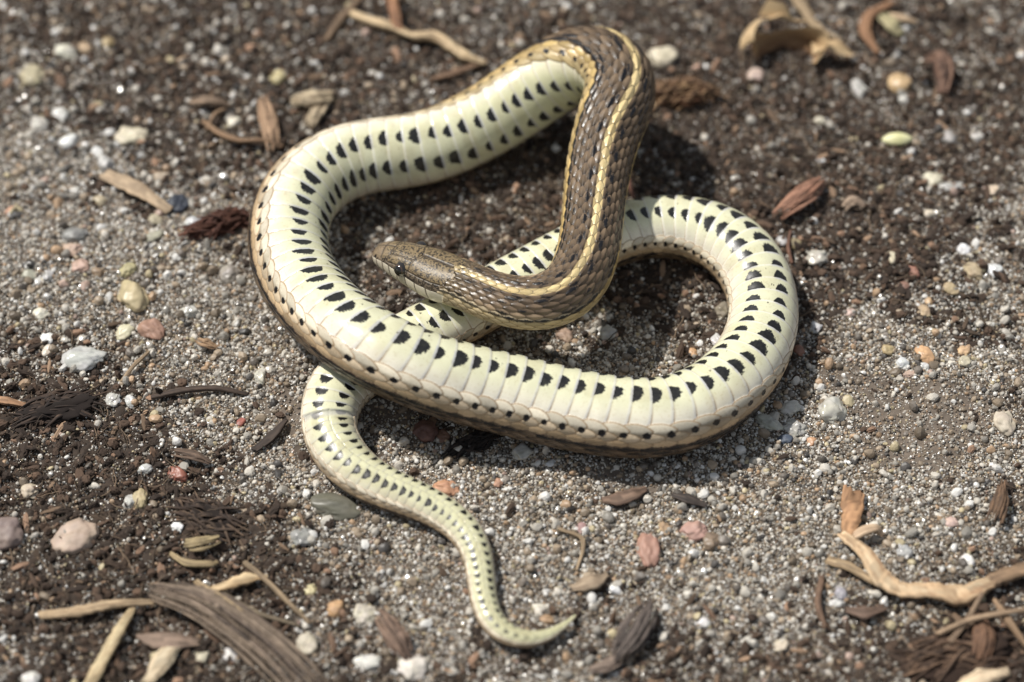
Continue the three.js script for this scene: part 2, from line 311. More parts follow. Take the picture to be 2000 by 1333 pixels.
// ---------------------------------------------------------------- the snake
const HEAD = [   // distance from the snout, half width, height above and below the centre line (mm)
  [0, 0.02, 0.02, 0.02], [0.1, 1.05, 0.75, 0.75], [0.4, 1.85, 1.3, 1.25], [1, 2.45, 1.8, 1.6], [2, 2.9, 2.3, 1.9], [3.5, 3.3, 2.75, 2.2], [5, 3.65, 3.1, 2.5], [7, 3.95, 3.55, 2.8], [10, 4.5, 3.85, 3.1], [13, 5.0, 3.95, 3.4], [16, 5.1, 4.0, 3.6], [18, 4.85, 4.05, 3.7], [21, 4.55, 4.2, 3.9], [25, 4.5, 4.4, 4.1],
];
const snake = new THREE.Group();
{
  const nCtrl = SPINE.length, curve = new THREE.CatmullRomCurve3(SPINE.map(([p]) => new THREE.Vector3(p[0], p[1], p[2])), false, 'centripetal');
  const along = (f, q) => {   // Catmull-Rom through one value of every row
    const x = q * (nCtrl - 1), i = Math.min(Math.floor(x), nCtrl - 2), t = x - i, at = (k) => f(SPINE[clamp(k, 0, nCtrl - 1)]);
    const a = at(i - 1), b = at(i), c = at(i + 1), d = at(i + 2);
    return b + 0.5 * t * (c - a + t * (2 * a - 5 * b + 4 * c - d + t * (3 * (b - c) + d - a)));
  };
  // even out the path
  const N = 6000; let C = [], RR = [], PS = [];
  for (let i = 0; i <= N; i++) { const q = i / N; C.push(curve.getPoint(q)); RR.push(along((r) => r[0][3], q)); PS.push(along((r) => r[1], q)); }
  for (let pass = 0; pass < 3; pass++) {
    const w = 40, sm = (a) => { const o = new Float64Array(N + 1), pre = new Float64Array(N + 2); for (let i = 0; i <= N; i++) pre[i + 1] = pre[i] + a[i]; for (let i = 0; i <= N; i++) { const k = Math.min(w, i, N - i); o[i] = (pre[i + k + 1] - pre[i - k]) / (2 * k + 1); } return o; };
    const x = sm(C.map((v) => v.x)), y = sm(C.map((v) => v.y)), z = sm(C.map((v) => v.z)); C = C.map((v, i) => new THREE.Vector3(x[i], y[i], z[i])); RR = [...sm(RR)]; PS = [...sm(PS)];
  }
  const L = new Float64Array(N + 1);
  for (let i = 1; i <= N; i++) L[i] = L[i - 1] + C[i].distanceTo(C[i - 1]);
  const total = L[N], table = (s) => { let a = 0, b = N; while (b - a > 1) { const m = (a + b) >> 1; if (L[m] > s) b = m; else a = m; } return a + clamp((s - L[a]) / (L[b] - L[a] || 1), 0, 1); };
  const pick = (arr, x) => { const i = Math.min(Math.floor(x), N - 1), t = x - i; return arr[i] + (arr[i + 1] - arr[i]) * t; };
  const headAt = (s) => { let i = 0; while (i < HEAD.length - 2 && HEAD[i + 1][0] < s) i++; const a = HEAD[i], b = HEAD[i + 1], t = clamp((s - a[0]) / (b[0] - a[0]), 0, 1); return [1, 2, 3].map((k) => lerp(a[k], b[k], t)); };
  // scale count along the body: one belly plate per scale row
  const PITCH = 0.475, phase = new Float64Array(N + 1);
  for (let i = 1; i <= N; i++) phase[i] = phase[i - 1] + (L[i] - L[i - 1]) / Math.max(1.75, PITCH * clamp(RR[i], 1.2, 9) * (L[i] < 60 ? lerp(0.92, 1, L[i] / 60) : 1));
  // where the vent is: the ring nearest to this spot
  const ventSpot = new THREE.Vector3(...[-34.77, 5, 23.51]); let ventI = 0, best = 1e9;
  for (let i = N >> 1; i <= N; i++) { const d = C[i].distanceTo(ventSpot); if (d < best) { best = d; ventI = i; } }
  const ventS = L[ventI], ventP = Math.round(phase[ventI]);
  console.log('snake length', total.toFixed(0), 'mm, vent at', ventS.toFixed(0), 'rows', phase[N].toFixed(0));

  // one row of scales per entry: centre angle from the middle of the belly
  const ROWS = [83, 93.5, 104.5, 115.5, 126, 137, 148, 158.5, 169.2, 180];
  const mixc = (o, r, g, b, t) => { o[0] = lerp(o[0], r, t); o[1] = lerp(o[1], g, t); o[2] = lerp(o[2], b, t); };
  const BLACK = [0.007, 0.007, 0.009];
  const out = { c: [0, 0, 0], h: 0, rough: 0.4 };
  // what the skin looks like at s (mm), p (plates), th (degrees from the belly's middle)
  function skin(s, p, th, r) {
    const o = out.c, a = Math.abs(th), side = th < 0 ? -1 : 1, back = 180 - a;
    const n1 = noise2(s * 2.2, th * 0.3, 1), n2 = noise2(s * 6, th * 0.9, 2), tail = s > ventS;
    out.rough = 0.36;
    // ---- head shields
    const edgeOfHead = 18.6 + (back < 40 ? 1.6 * Math.sin(back * RAD * 4.5) : -0.02 * (back - 40)) + (n1 - 0.5) * 0.9, LIP = lerp(67, 77, sstep(3, 9, s));
    if (s < edgeOfHead && back < LIP) {
      const topness = 1 - sstep(46, 66, back), k = 0.85 + 0.3 * n1;
      o[0] = lerp(0.15, 0.205, topness) * k; o[1] = lerp(0.115, 0.15, topness) * k; o[2] = lerp(0.082, 0.08, topness) * k;
      if (s < 4) mixc(o, 0.22, 0.16, 0.105, 0.6 * (1 - sstep(2.4, 4.2, s)));
      const sp = noise2(s * 3.6 + 7, th * 0.33, 8) * 0.6 + noise2(s * 8, th * 0.8, 9) * 0.4, dense = 0.03 * Math.sin(s * 1.3 + back * 0.05);
      mixc(o, 0.018, 0.014, 0.011, sstep(0.52, 0.60, sp + dense) * (s > 3.5 ? 0.92 : 0.35));
      out.h = 0.12 + 0.02 * n1;
      const seam = (d, w) => { const q = 1 - sstep(w * 0.35, w, Math.abs(d)); if (q > 0) { mixc(o, 0.045, 0.034, 0.025, q * 0.72); out.h -= 0.1 * q; } };
      if (back < 56) { seam(s - 2.9 - back * 0.006, 0.22); seam(s - 5.0 + back * 0.004, 0.22); if (s > 11.3) seam(back, 3.4); else if (s < 5) seam(back, 4); }
      if (s > 5.0 && s < 10.3) seam(back - 29 + (s - 5) * 1.2, 3.4);
      if (back < 58) seam(s - 10.4 - (back < 24 ? (24 - back) * 0.045 : 0), 0.22);
      if (s > 5.0) seam(back - 57 + (s - 8) * 0.35, 3);
      if (back > 56) { seam(s - 2.4, 0.2); seam(s - 4.2, 0.2); seam(s - 10.2, 0.2); seam(s - 12.4, 0.22); seam(s - 14.4, 0.22); seam(s - 16.6, 0.22); }
      // dark streak behind the eye, nostril
      if (s > 8) mixc(o, 0.02, 0.015, 0.012, 0.9 * (1 - sstep(1.5, 5, Math.abs(back - 72))) * (1 - sstep(11, 14, s)));
      const ns = Math.hypot((s - 1.6) * 1.2, (back - 60) * 0.04); mixc(o, 0.012, 0.01, 0.01, 1 - sstep(0.28, 0.5, ns)); if (ns < 0.6) out.h -= 0.2 * (1 - sstep(0.1, 0.6, ns));
      seam(back - LIP, 2.2);
      out.rough = 0.44;
      return;
    }
    if (s < 18.6 - (back - 100) * 0.02 && back < 150 && back >= LIP) {   // lip shields
      const k = 0.9 + 0.14 * n1, f = sstep(3, 7, s);
      o[0] = lerp(0.52, 0.66, f) * k; o[1] = lerp(0.46, 0.60, f) * k; o[2] = lerp(0.36, 0.47, f) * k; out.h = 0.12;
      for (const q of [2.4, 4.1, 5.9, 7.9, 10.2, 12.7, 15.4]) { const e = 1 - sstep(0.06, 0.2, Math.abs(s - q - (back - 100) * 0.014)); if (e > 0 && back < 118) { mixc(o, 0.10, 0.07, 0.05, e * 0.85); out.h -= 0.09 * e; } }
      const m = 1 - sstep(0.8, 2.8, Math.abs(back - 118)); mixc(o, 0.03, 0.02, 0.016, m); out.h -= 0.2 * m;
      out.rough = 0.34;
      return;
    }
    if (s < 18 && back >= 150) { o[0] = 0.66; o[1] = 0.62; o[2] = 0.47; out.h = 0.08; return; }
    // ---- scales of the back and flanks
    const slim = tail ? 0.9 : 1;   // belly plates are a little narrower under the tail
    const border = 80 * slim;
    let hit = null, hp = 1e9, hu = 0, hv = 0, hj = 0, hk = 0, he = 0;
    if (a > border - 12) {
      const aa = a > border ? 80 + (a - border) * (100 / (180 - border)) : 80 - (border - a);
      for (let j = 0; j < ROWS.length; j++) {
        const dv = aa - ROWS[j]; if (dv > 13 || dv < -13) continue;
        const W = j === 0 ? 12 : j === 1 ? 8.8 : 8.3, off = j % 2 ? 0.5 : 0, k0 = Math.floor(p - off);
        for (let k = k0 - 1; k <= k0 + 2; k++) {
          const u = (p - off - k - 0.1) / 0.82, v = dv / W, e = 1 - (u > 0 ? Math.pow(u, 1.9) : Math.pow(-u, 2.4)) - Math.pow(Math.abs(v), j === 0 ? 1.35 : 1.75);
          if (e > 0 && k + off < hp) { hp = k + off; hit = true; hu = u; hv = v; hj = j; hk = k; he = e; }
        }
        // mirror of the middle row
        if (j === ROWS.length - 1) continue;
      }
    }
    if (hit) {
      const j = hj, rnd = hash(hk, j * 2 + (j < 9 && side > 0 ? 1 : 0), 5), rnd2 = hash(hk, j * 2 + (side > 0 ? 1 : 0), 6), tone = 0.68 + 0.6 * rnd2;
      const front = 1 - sstep(26, 52, s), flankTan = sstep(125, 165, s);
      out.rough = j > 2 ? 0.31 : 0.34;
      if (j === 0) {   // the row along the belly
        o[0] = lerp(0.46, 0.70, flankTan); o[1] = lerp(0.36, 0.63, flankTan); o[2] = lerp(0.19, 0.49, flankTan);
        if (flankTan > 0.3) mixc(o, 0.33, 0.265, 0.18, 0.8 * sstep(-0.1, 0.4, hv) * (1 - sstep(0.5, 0.95, hu)) * flankTan);
      } else if (j === 1) { o[0] = lerp(0.50, 0.58, flankTan); o[1] = lerp(0.37, 0.465, flankTan); o[2] = lerp(0.18, 0.32, flankTan); }
      else if (j === 2) { o[0] = lerp(0.5, 0.48, flankTan); o[1] = lerp(0.36, 0.35, flankTan); o[2] = lerp(0.15, 0.21, flankTan); }
      else if (j === 9) { o[0] = 0.64; o[1] = 0.50; o[2] = 0.255; }
      else { const g = sstep(-0.4, 0.7, hu); o[0] = lerp(0.04, 0.165, g); o[1] = lerp(0.0265, 0.116, g); o[2] = lerp(0.0165, 0.073, g); }
      if (front > 0 && j < 4) mixc(o, 0.58, 0.48, 0.32, front * 0.8 * sstep(-0.7, 0.3, hu));
      if (front > 0 && j === 4) mixc(o, 0.34, 0.25, 0.16, front * 0.75 * sstep(-0.6, 0.4, hu));
      if (s < 26 && j > 3) { const fl = noise2(s * 3.6 + 7, th * 0.33, 8); mixc(o, 0.2, 0.15, 0.085, (1 - sstep(19, 26, s)) * 0.6); mixc(o, 0.03, 0.022, 0.016, sstep(0.56, 0.64, fl) * (1 - sstep(21, 26, s)) * 0.8); }
      for (let c = 0; c < 3; c++) o[c] *= tone * (0.9 + 0.2 * n2);
      if (j === 8) mixc(o, 0.56, 0.43, 0.21, sstep(0.3, 0.55, hv + (rnd - 0.5) * 0.3));       // inner half of the row beside the stripe
      // black checks
      let bl = 0; const jag = (n2 - 0.5) * 0.5;
      if (j === 3) bl = rnd < 0.82 ? sstep(0.12, 0.3, 0.72 - Math.abs(hv + 0.1) - Math.abs(hu - 0.3) * 0.55 + jag) : 0;
      if (j === 4) bl = rnd < 0.45 ? sstep(0.15, 0.3, 0.62 - Math.hypot(hv + 0.3, (hu - 0.2) * 0.6) + jag) : 0;
      if (j === 2) bl = rnd < 0.4 ? sstep(0.15, 0.3, 0.35 - Math.hypot(hv - 0.75, (hu - 0.3) * 0.6) + jag) : 0;
      if (j === 7) bl = (hk & 1) && rnd < 0.85 ? sstep(0.12, 0.3, 0.66 - Math.hypot(hv - 0.25, (hu - 0.35) * 0.8) + jag) : 0;
      if (j === 8) bl = !(hk & 1) && rnd < 0.85 ? sstep(0.12, 0.3, 0.45 - Math.hypot(hv + 0.5, (hu - 0.3) * 0.75) + jag) : 0;
      if (j === 5 || j === 6) bl = rnd < 0.16 ? sstep(0.15, 0.3, 0.5 - Math.hypot(hv, hu - 0.2) + jag) : 0;
      if (s < 30) bl *= 0.85;
      mixc(o, ...BLACK, bl);
      // rims: a dark slit in front, tan along the free edge of brown scales
      const rim = 1 - sstep(0.04, 0.26, he);
      if (j >= 3 && j < 8) mixc(o, 0.21, 0.14, 0.085, sstep(0.0, 0.08, he) * (1 - sstep(0.1, 0.3, he)) * 0.6 * (1 - bl * 0.8)); else mixc(o, lerp(0.19, 0.38, flankTan), lerp(0.125, 0.26, flankTan), lerp(0.06, 0.15, flankTan), (j < 3 ? 1 - sstep(0.08, 0.3, he) : rim) * (j < 3 ? 0.9 : 0.6));
      mixc(o, 0.03, 0.022, 0.016, (1 - sstep(0.0, j < 3 ? 0.1 : 0.16, he)) * (j < 3 ? 0.3 : 1));
      const dome = Math.sqrt(clamp(he, 0, 1));
      out.h = 0.0 + (j < 3 ? 0.17 : 0.24) * (hu + 1) * 0.5 + (j < 3 ? 0.16 : 0.22) * dome + (j > 2 ? 0.09 * Math.exp(-((hv / 0.13) ** 2)) * clamp(1 - hu, 0, 1) : 0);
      if (j === 0) out.h += 0.02;
      // black points in the notches between the first two rows
    } else if (a > border) { o[0] = 0.06; o[1] = 0.05; o[2] = 0.04; out.h = 0; }
    else {   // ---- belly plates
      const t = a / border, half = tail && s > ventS + 2 && th < 0 ? 0.5 : 0, bow = 0.30 * t * t + (tail ? 0.28 * (1 - t) : 0), pp = p + half + bow + (hash(Math.floor(p), 3, 3) - 0.5) * 0.03;
      const k = Math.floor(pp), q = pp - k, n3 = noise2(p * 9, th * 0.55, 21), jag = (n3 - 0.5) * 0.34 + (noise2(p * 26, th * 1.6, 22) - 0.5) * 0.2;
      const lateral = sstep(0.45, 0.95, t), neck = 1 - sstep(60, 160, s);
      const k1 = 0.95 + 0.1 * noise2(p * 1.4, th * 0.05, 25);
      o[0] = lerp(0.65, 0.79, lateral) * k1; o[1] = lerp(0.638, 0.735, lateral) * k1; o[2] = lerp(lerp(0.44, 0.36, neck), lerp(0.61, 0.47, neck), lateral) * k1;
      // free rear edge, thin enough for the next plate's spot to show through; tan seams towards the flanks
      const under = 1 - sstep(9, 15, Math.abs(a - 25)), margin = sstep(0.82, 0.92, q) * (s > 30 ? 1 : 0);
      mixc(o, 0.50, 0.50, 0.54, margin * under * (tail ? 0.3 : 0.75));
      mixc(o, 0.78, 0.76, 0.74, margin * (1 - under) * 0.4);
      mixc(o, 0.40, 0.28, 0.17, (1 - sstep(0.02, 0.11, q)) * (0.12 + 0.8 * lateral) * (tail ? 0.9 : 1));
      // the two rows of black spots, each at the front of its plate
      const size = (tail ? lerp(0.95, 0.9, clamp((s - ventS) / 90, 0, 1)) : lerp(0.78, 1, sstep(90, 190, s)) * lerp(0.7, 1, sstep(20, 90, s))) * (0.82 + 0.36 * hash(k, side + 5, 31));
      const centre = (tail ? 29 : 24.5) + (hash(k, side + 5, 32) - 0.5) * 3, dth = (a - centre) / (14.5 * Math.max(size, 0.75)) + (hash(k, side + 7, 34) - 0.5) * 0.2;
      const reach = 0.55 * size * (1 + (hash(k, side + 9, 33) - 0.5) * 0.3);
      let spot = (0.97 + 0.03 * n3) * sstep(-0.05, 0.09, 1 - Math.pow(Math.abs(dth), dth > 0 ? 1.7 : 3.2) - Math.pow(q / reach, 1.5) + jag * 1.25) * (s > 30 ? 1 : 0.2);
      if (tail) spot *= 1 - sstep(total - 16, total - 5, s);
      if (tail) mixc(o, 0.50, 0.475, 0.28, 0.3 + 0.45 * sstep(total - 70, total, s));
      mixc(o, ...BLACK, spot);
      if (!tail && s > 150 && hash(Math.floor(p * 7), Math.floor(th / 5), 41) < 0.012 && a < 20) mixc(o, 0.1, 0.09, 0.06, sstep(0.6, 0.8, n3));
      out.h = (tail ? 0.9 : 1) * (0.02 + 0.075 * Math.pow(q, 1.2) - 0.03 * sstep(0.88, 1, q) + 0.04 * Math.sin(Math.PI * clamp(q, 0, 1)));
      if (tail && half + 1) { const mid = 1 - sstep(0, 2.5, a); out.h -= 0.08 * mid; mixc(o, 0.36, 0.34, 0.24, mid * 0.3); }
      // vent
      const v = Math.abs(s - ventS - 0.9 * (1 - t * t)); if (v < 1.1) { const e = 1 - sstep(0.2, 1.1, v); mixc(o, 0.45, 0.44, 0.42, e * 0.6); out.h -= 0.2 * e * e; }
      out.rough = spot > 0.5 ? 0.32 : 0.22;
    }
    // points between the first two rows of the flank
    if (s > 55 && a > 70 && a < 100) {
      const aa = a > border ? 80 + (a - border) * (100 / (180 - border)) : a, kq = Math.round(p - 0.62), rr = hash(kq, side + 2, 51), d = Math.hypot((p - 0.62 - kq) / 0.2, (aa - 88.5) / (4.2 + 2 * rr)) + (n2 - 0.5) * 0.4;
      if (tail ? rr > 0.4 : true) mixc(o, ...BLACK, (1 - sstep(0.8, 1.0, d)) * (tail ? 0.5 : 1));
    }
    // dusty, worn variation
    const wear = 0.94 + 0.12 * noise2(s * 0.8, th * 0.06, 61), dirt = sstep(0.55, 0.8, noise2(s * 0.33, th * 0.035, 62)) * 0.10 + sstep(0.72, 0.85, noise2(s * 3.1, th * 0.4, 63)) * 0.10;
    o[0] *= wear * (1 - dirt * 0.8); o[1] *= wear * (1 - dirt); o[2] *= wear * (1 - dirt * 1.3);
  }

  // rings
  const cuts = [0, 62, 62 + (total - 62) / 3, 62 + (total - 62) * 2 / 3, total];
  const ss = []; for (let s = 0; s < 3; s += s < 0.5 ? 0.05 : 0.1) ss.push(s); for (let s = 3; s < 62; s += 0.17) ss.push(s); for (let s = 62; s < total - 0.1; s += 0.22) ss.push(s); ss.push(total - 0.02);
  const nS = ss.length, nT = 168, pos = new Float32Array(nS * (nT + 1) * 3), nor = new Float32Array(nS * (nT + 1) * 3);
  const T = new THREE.Vector3(), V0 = new THREE.Vector3(0, 0.788, 0.6157), n0 = new THREE.Vector3(), b0 = new THREE.Vector3(), B = new THREE.Vector3(), Sd = new THREE.Vector3(), c = new THREE.Vector3();
  function frame(s) {
    const x = table(s), i = Math.min(Math.floor(x), N - 1);
    c.copy(C[i]).lerp(C[i + 1], x - i);
    T.copy(C[Math.min(N, i + 12)]).sub(C[Math.max(0, i - 12)]).normalize();
    n0.copy(V0).addScaledVector(T, -V0.dot(T)).normalize(); b0.crossVectors(T, n0);
    const psi = pick(PS, x) * RAD;
    B.copy(n0).multiplyScalar(Math.cos(psi)).addScaledVector(b0, Math.sin(psi)); Sd.crossVectors(T, B);
    const r = pick(RR, x), hb = 1 - sstep(18, 25, s), [w, t, b] = s < 26 ? headAt(s) : [r, r, r];
    return { r, p: pick(phase, x), w: lerp(r * 1.04, w, hb), t: lerp(r * 0.98, t * 1.05, hb), b: lerp(r * 0.96, b * 1.06, hb), boxy: hb };
  }
  const ringAt = (s, th, f, h, v) => {
    const ct = Math.cos(th * RAD), st = Math.sin(th * RAD), e = lerp(1, 0.86, f.boxy * sstep(1, 6, s));
    const x = Math.sign(st) * Math.pow(Math.abs(st), e) , y = Math.sign(ct) * Math.pow(Math.abs(ct), ct > 0 ? lerp(0.94, 0.9, f.boxy) : lerp(1, 0.9, f.boxy)), up = ct > 0 ? f.b : f.t;
    return v.copy(c).addScaledVector(Sd, x * (f.w + h)).addScaledVector(B, y * (up + h));
  };
  const v = new THREE.Vector3();
  for (let i = 0; i < nS; i++) {
    const s = ss[i], f = frame(s), amp = clamp(f.r / 7, 0.12, 1.15);
    for (let j = 0; j <= nT; j++) {
      const th = -180 + 360 * (j % nT) / nT; skin(s, f.p, th, f.r);
      ringAt(s, th, f, out.h * amp * sstep(0, 1.5, s), v);
      pos[(i * (nT + 1) + j) * 3] = v.x * MM; pos[(i * (nT + 1) + j) * 3 + 1] = v.y * MM; pos[(i * (nT + 1) + j) * 3 + 2] = v.z * MM;
    }
  }
  const A = new THREE.Vector3(), D = new THREE.Vector3(), get = (i, j, o) => { const k = (i * (nT + 1) + ((j + nT) % nT)) * 3; return o.set(pos[k], pos[k + 1], pos[k + 2]); }, q = new THREE.Vector3();
  for (let i = 0; i < nS; i++) for (let j = 0; j <= nT; j++) {
    get(Math.min(i + 1, nS - 1), j, A).sub(get(Math.max(i - 1, 0), j, q)); get(i, j + 1, D).sub(get(i, j - 1, q));
    A.cross(D).normalize(); const k = (i * (nT + 1) + j) * 3; nor[k] = A.x; nor[k + 1] = A.y; nor[k + 2] = A.z;
  }
  // does the normal point outwards? (checked once on a middle ring)
  { const i = nS >> 1; frame(ss[i]); get(i, 5, A).divideScalar(MM).sub(c); const k = (i * (nT + 1) + 5) * 3; if (A.x * nor[k] + A.y * nor[k + 1] + A.z * nor[k + 2] < 0) for (let n = 0; n < nor.length; n++) nor[n] = -nor[n]; }
  const P = [], Nn = [], UV = [], I = [], M0 = 0.01, MV = 0.02;
  for (let strip = 0; strip < 4; strip++) {
    const lo = cuts[strip], hi = cuts[strip + 1]; let first = ss.findIndex((s) => s >= lo - 1e-6), last = strip === 3 ? nS - 1 : ss.findIndex((s) => s >= hi - 1e-6);
    const baseV = P.length / 3, w = nT + 1;
    for (let i = first; i <= last; i++) for (let j = 0; j <= nT; j++) {
      const k = (i * w + j) * 3; P.push(pos[k], pos[k + 1], pos[k + 2]); Nn.push(nor[k], nor[k + 1], nor[k + 2]);
      UV.push(M0 + (1 - 2 * M0) * (ss[i] - lo) / (hi - lo), (strip + MV + (1 - 2 * MV) * j / nT) / 4);
    }
    for (let i = 0; i < last - first; i++) for (let j = 0; j < nT; j++) { const a = baseV + i * w + j, b = a + w; I.push(a, a + 1, b, a + 1, b + 1, b); }
  }
  // winding follows the normals
  { const a = I[3000], b = I[3001], d = I[3002], g = (k) => new THREE.Vector3(P[k * 3], P[k * 3 + 1], P[k * 3 + 2]); const fn = g(b).sub(g(a)).cross(g(d).sub(g(a))); if (fn.x * Nn[a * 3] + fn.y * Nn[a * 3 + 1] + fn.z * Nn[a * 3 + 2] < 0) for (let k = 0; k < I.length; k += 3) { const t = I[k + 1]; I[k + 1] = I[k + 2]; I[k + 2] = t; } }
  const g = new THREE.BufferGeometry();
  g.setAttribute('position', new THREE.Float32BufferAttribute(P, 3)); g.setAttribute('normal', new THREE.Float32BufferAttribute(Nn, 3)); g.setAttribute('uv', new THREE.Float32BufferAttribute(UV, 2));
  g.setIndex(I);
  // skin colour and fine relief, strip by strip
  const TW = 2048, TH = 512, col = new Uint8Array(TW * TH * 4 * 4), rel = new Uint8Array(TW * TH * 4 * 4);
  const enc = new Uint8Array(4096); for (let i = 0; i < 4096; i++) { const x = i / 4095; enc[i] = Math.round(255 * (x < 0.0031308 ? 12.92 * x : 1.055 * Math.pow(x, 1 / 2.4) - 0.055)); }
  for (let strip = 0; strip < 4; strip++) for (let x = 0; x < TW; x++) {
    const s = cuts[strip] + (cuts[strip + 1] - cuts[strip]) * ((x + 0.5) / TW - M0) / (1 - 2 * M0), sx = clamp(s, 0, total), ti = table(sx), p = pick(phase, ti), r = pick(RR, ti);
    for (let y = 0; y < TH; y++) {
      let th = -180 + 360 * ((y + 0.5) / TH - MV) / (1 - 2 * MV); if (th < -180) th += 360; if (th > 180) th -= 360;
      skin(sx, p, th, r);
      const k = ((strip * TH + y) * TW + x) * 4;
      for (let c2 = 0; c2 < 3; c2++) col[k + c2] = enc[Math.round(clamp(out.c[c2], 0, 1) * 4095)];
      col[k + 3] = 255; rel[k] = clamp(out.h * 500 + 60 + (noise2(s * 14, th * 1.8, 70) - 0.5) * 8, 0, 255); rel[k + 1] = clamp(out.rough * 255 + (noise2(s * 5, th * 0.8, 71) - 0.5) * 20, 0, 255); rel[k + 2] = rel[k]; rel[k + 3] = 255;
    }
  }
  const tex = (d, srgb) => { const t = new THREE.DataTexture(d, TW, TH * 4); t.magFilter = THREE.LinearFilter; t.wrapS = t.wrapT = THREE.ClampToEdgeWrapping; if (srgb) t.colorSpace = THREE.SRGBColorSpace; t.needsUpdate = true; return t; };
  const relTex = tex(rel, false);
  const m = new THREE.MeshPhysicalMaterial({ name: 'snake_skin', map: tex(col, true), bumpMap: relTex, bumpScale: 0.0004, roughnessMap: relTex, roughness: 1, specularIntensity: 0.85 });
  const body = new THREE.Mesh(g, m); body.name = 'body'; snake.add(body);

  // eyes: bronze iris with a round black pupil
  for (const sgn of [-1, 1]) {
    const s = 8.5, f = frame(s), R = 1.45;
    const th = sgn * (180 - 63), on = ringAt(s, th, f, 0.05, new THREE.Vector3()), o2 = on.clone().sub(c).normalize();
    const outward = Sd.clone().multiplyScalar(sgn).addScaledVector(B, -0.32).addScaledVector(T, -0.18).normalize();
    const eg = new THREE.SphereGeometry(R * MM, 40, 28), pa = eg.attributes.position, cc = new Float32Array(pa.count * 3), w = new THREE.Vector3();
    eg.rotateX(Math.PI / 2);
    for (let i = 0; i < pa.count; i++) {
      w.fromBufferAttribute(pa, i).normalize(); const d = Math.acos(clamp(w.z, -1, 1)) / RAD, n = noise2(Math.atan2(w.y, w.x) * 6 + 20, d * 0.2, 90);
      const k = d < 40 ? [0.006, 0.005, 0.005] : d < 54 ? [0.07 * (0.5 + n), 0.04 * (0.5 + n), 0.022] : [0.02, 0.016, 0.013];
      cc.set(k, i * 3);
    }
    eg.setAttribute('color', new THREE.BufferAttribute(cc, 3));
    const e = new THREE.Mesh(eg, new THREE.MeshPhysicalMaterial({ vertexColors: true, roughness: 0.08, clearcoat: 1, clearcoatRoughness: 0.03 }));
    e.position.copy(on).addScaledVector(o2, -0.42).multiplyScalar(MM);
    e.quaternion.setFromUnitVectors(new THREE.Vector3(0, 0, 1), outward);
    e.name = numbered('eye'); snake.add(e);
  }
  add(snake, 'snake', 'striped brown snake coiled on the sand with its cream, black-spotted belly turned up', 'snake');
}

// ---------------------------------------------------------------- pebbles one can pick out
const stoneMaterial = new THREE.MeshPhysicalMaterial({ name: 'pebble_stone', vertexColors: true, roughness: 0.55 });
const stoneMats = new Map();
function stoneMat(hex, style) {
  const key = hex + style;
  if (!stoneMats.has(key)) {
    const col = lin(hex), grey = col.r * 0.3 + col.g * 0.55 + col.b * 0.15, keep = 0.62;
    col.setRGB(lerp(grey, col.r, keep), lerp(grey, col.g, keep), lerp(grey, col.b, keep));
    if (style === 'quartz') col.lerp(new THREE.Color(1, 0.96, 0.88), 0.2); else col.multiplyScalar(0.88);
    stoneMats.set(key, style === 'quartz' ? new THREE.MeshPhysicalMaterial({ name: 'quartz', vertexColors: true, color: col, roughness: 0.2, transmission: 0.3, thickness: 0.003, ior: 1.54 })
      : style === 'round' ? new THREE.MeshPhysicalMaterial({ name: 'pebble', vertexColors: true, color: col, roughness: 0.42 })
        : new THREE.MeshPhysicalMaterial({ name: 'stone', vertexColors: true, color: col, roughness: 0.6 }));
  }
  return stoneMats.get(key);
}
let pebbleSeed = 500;
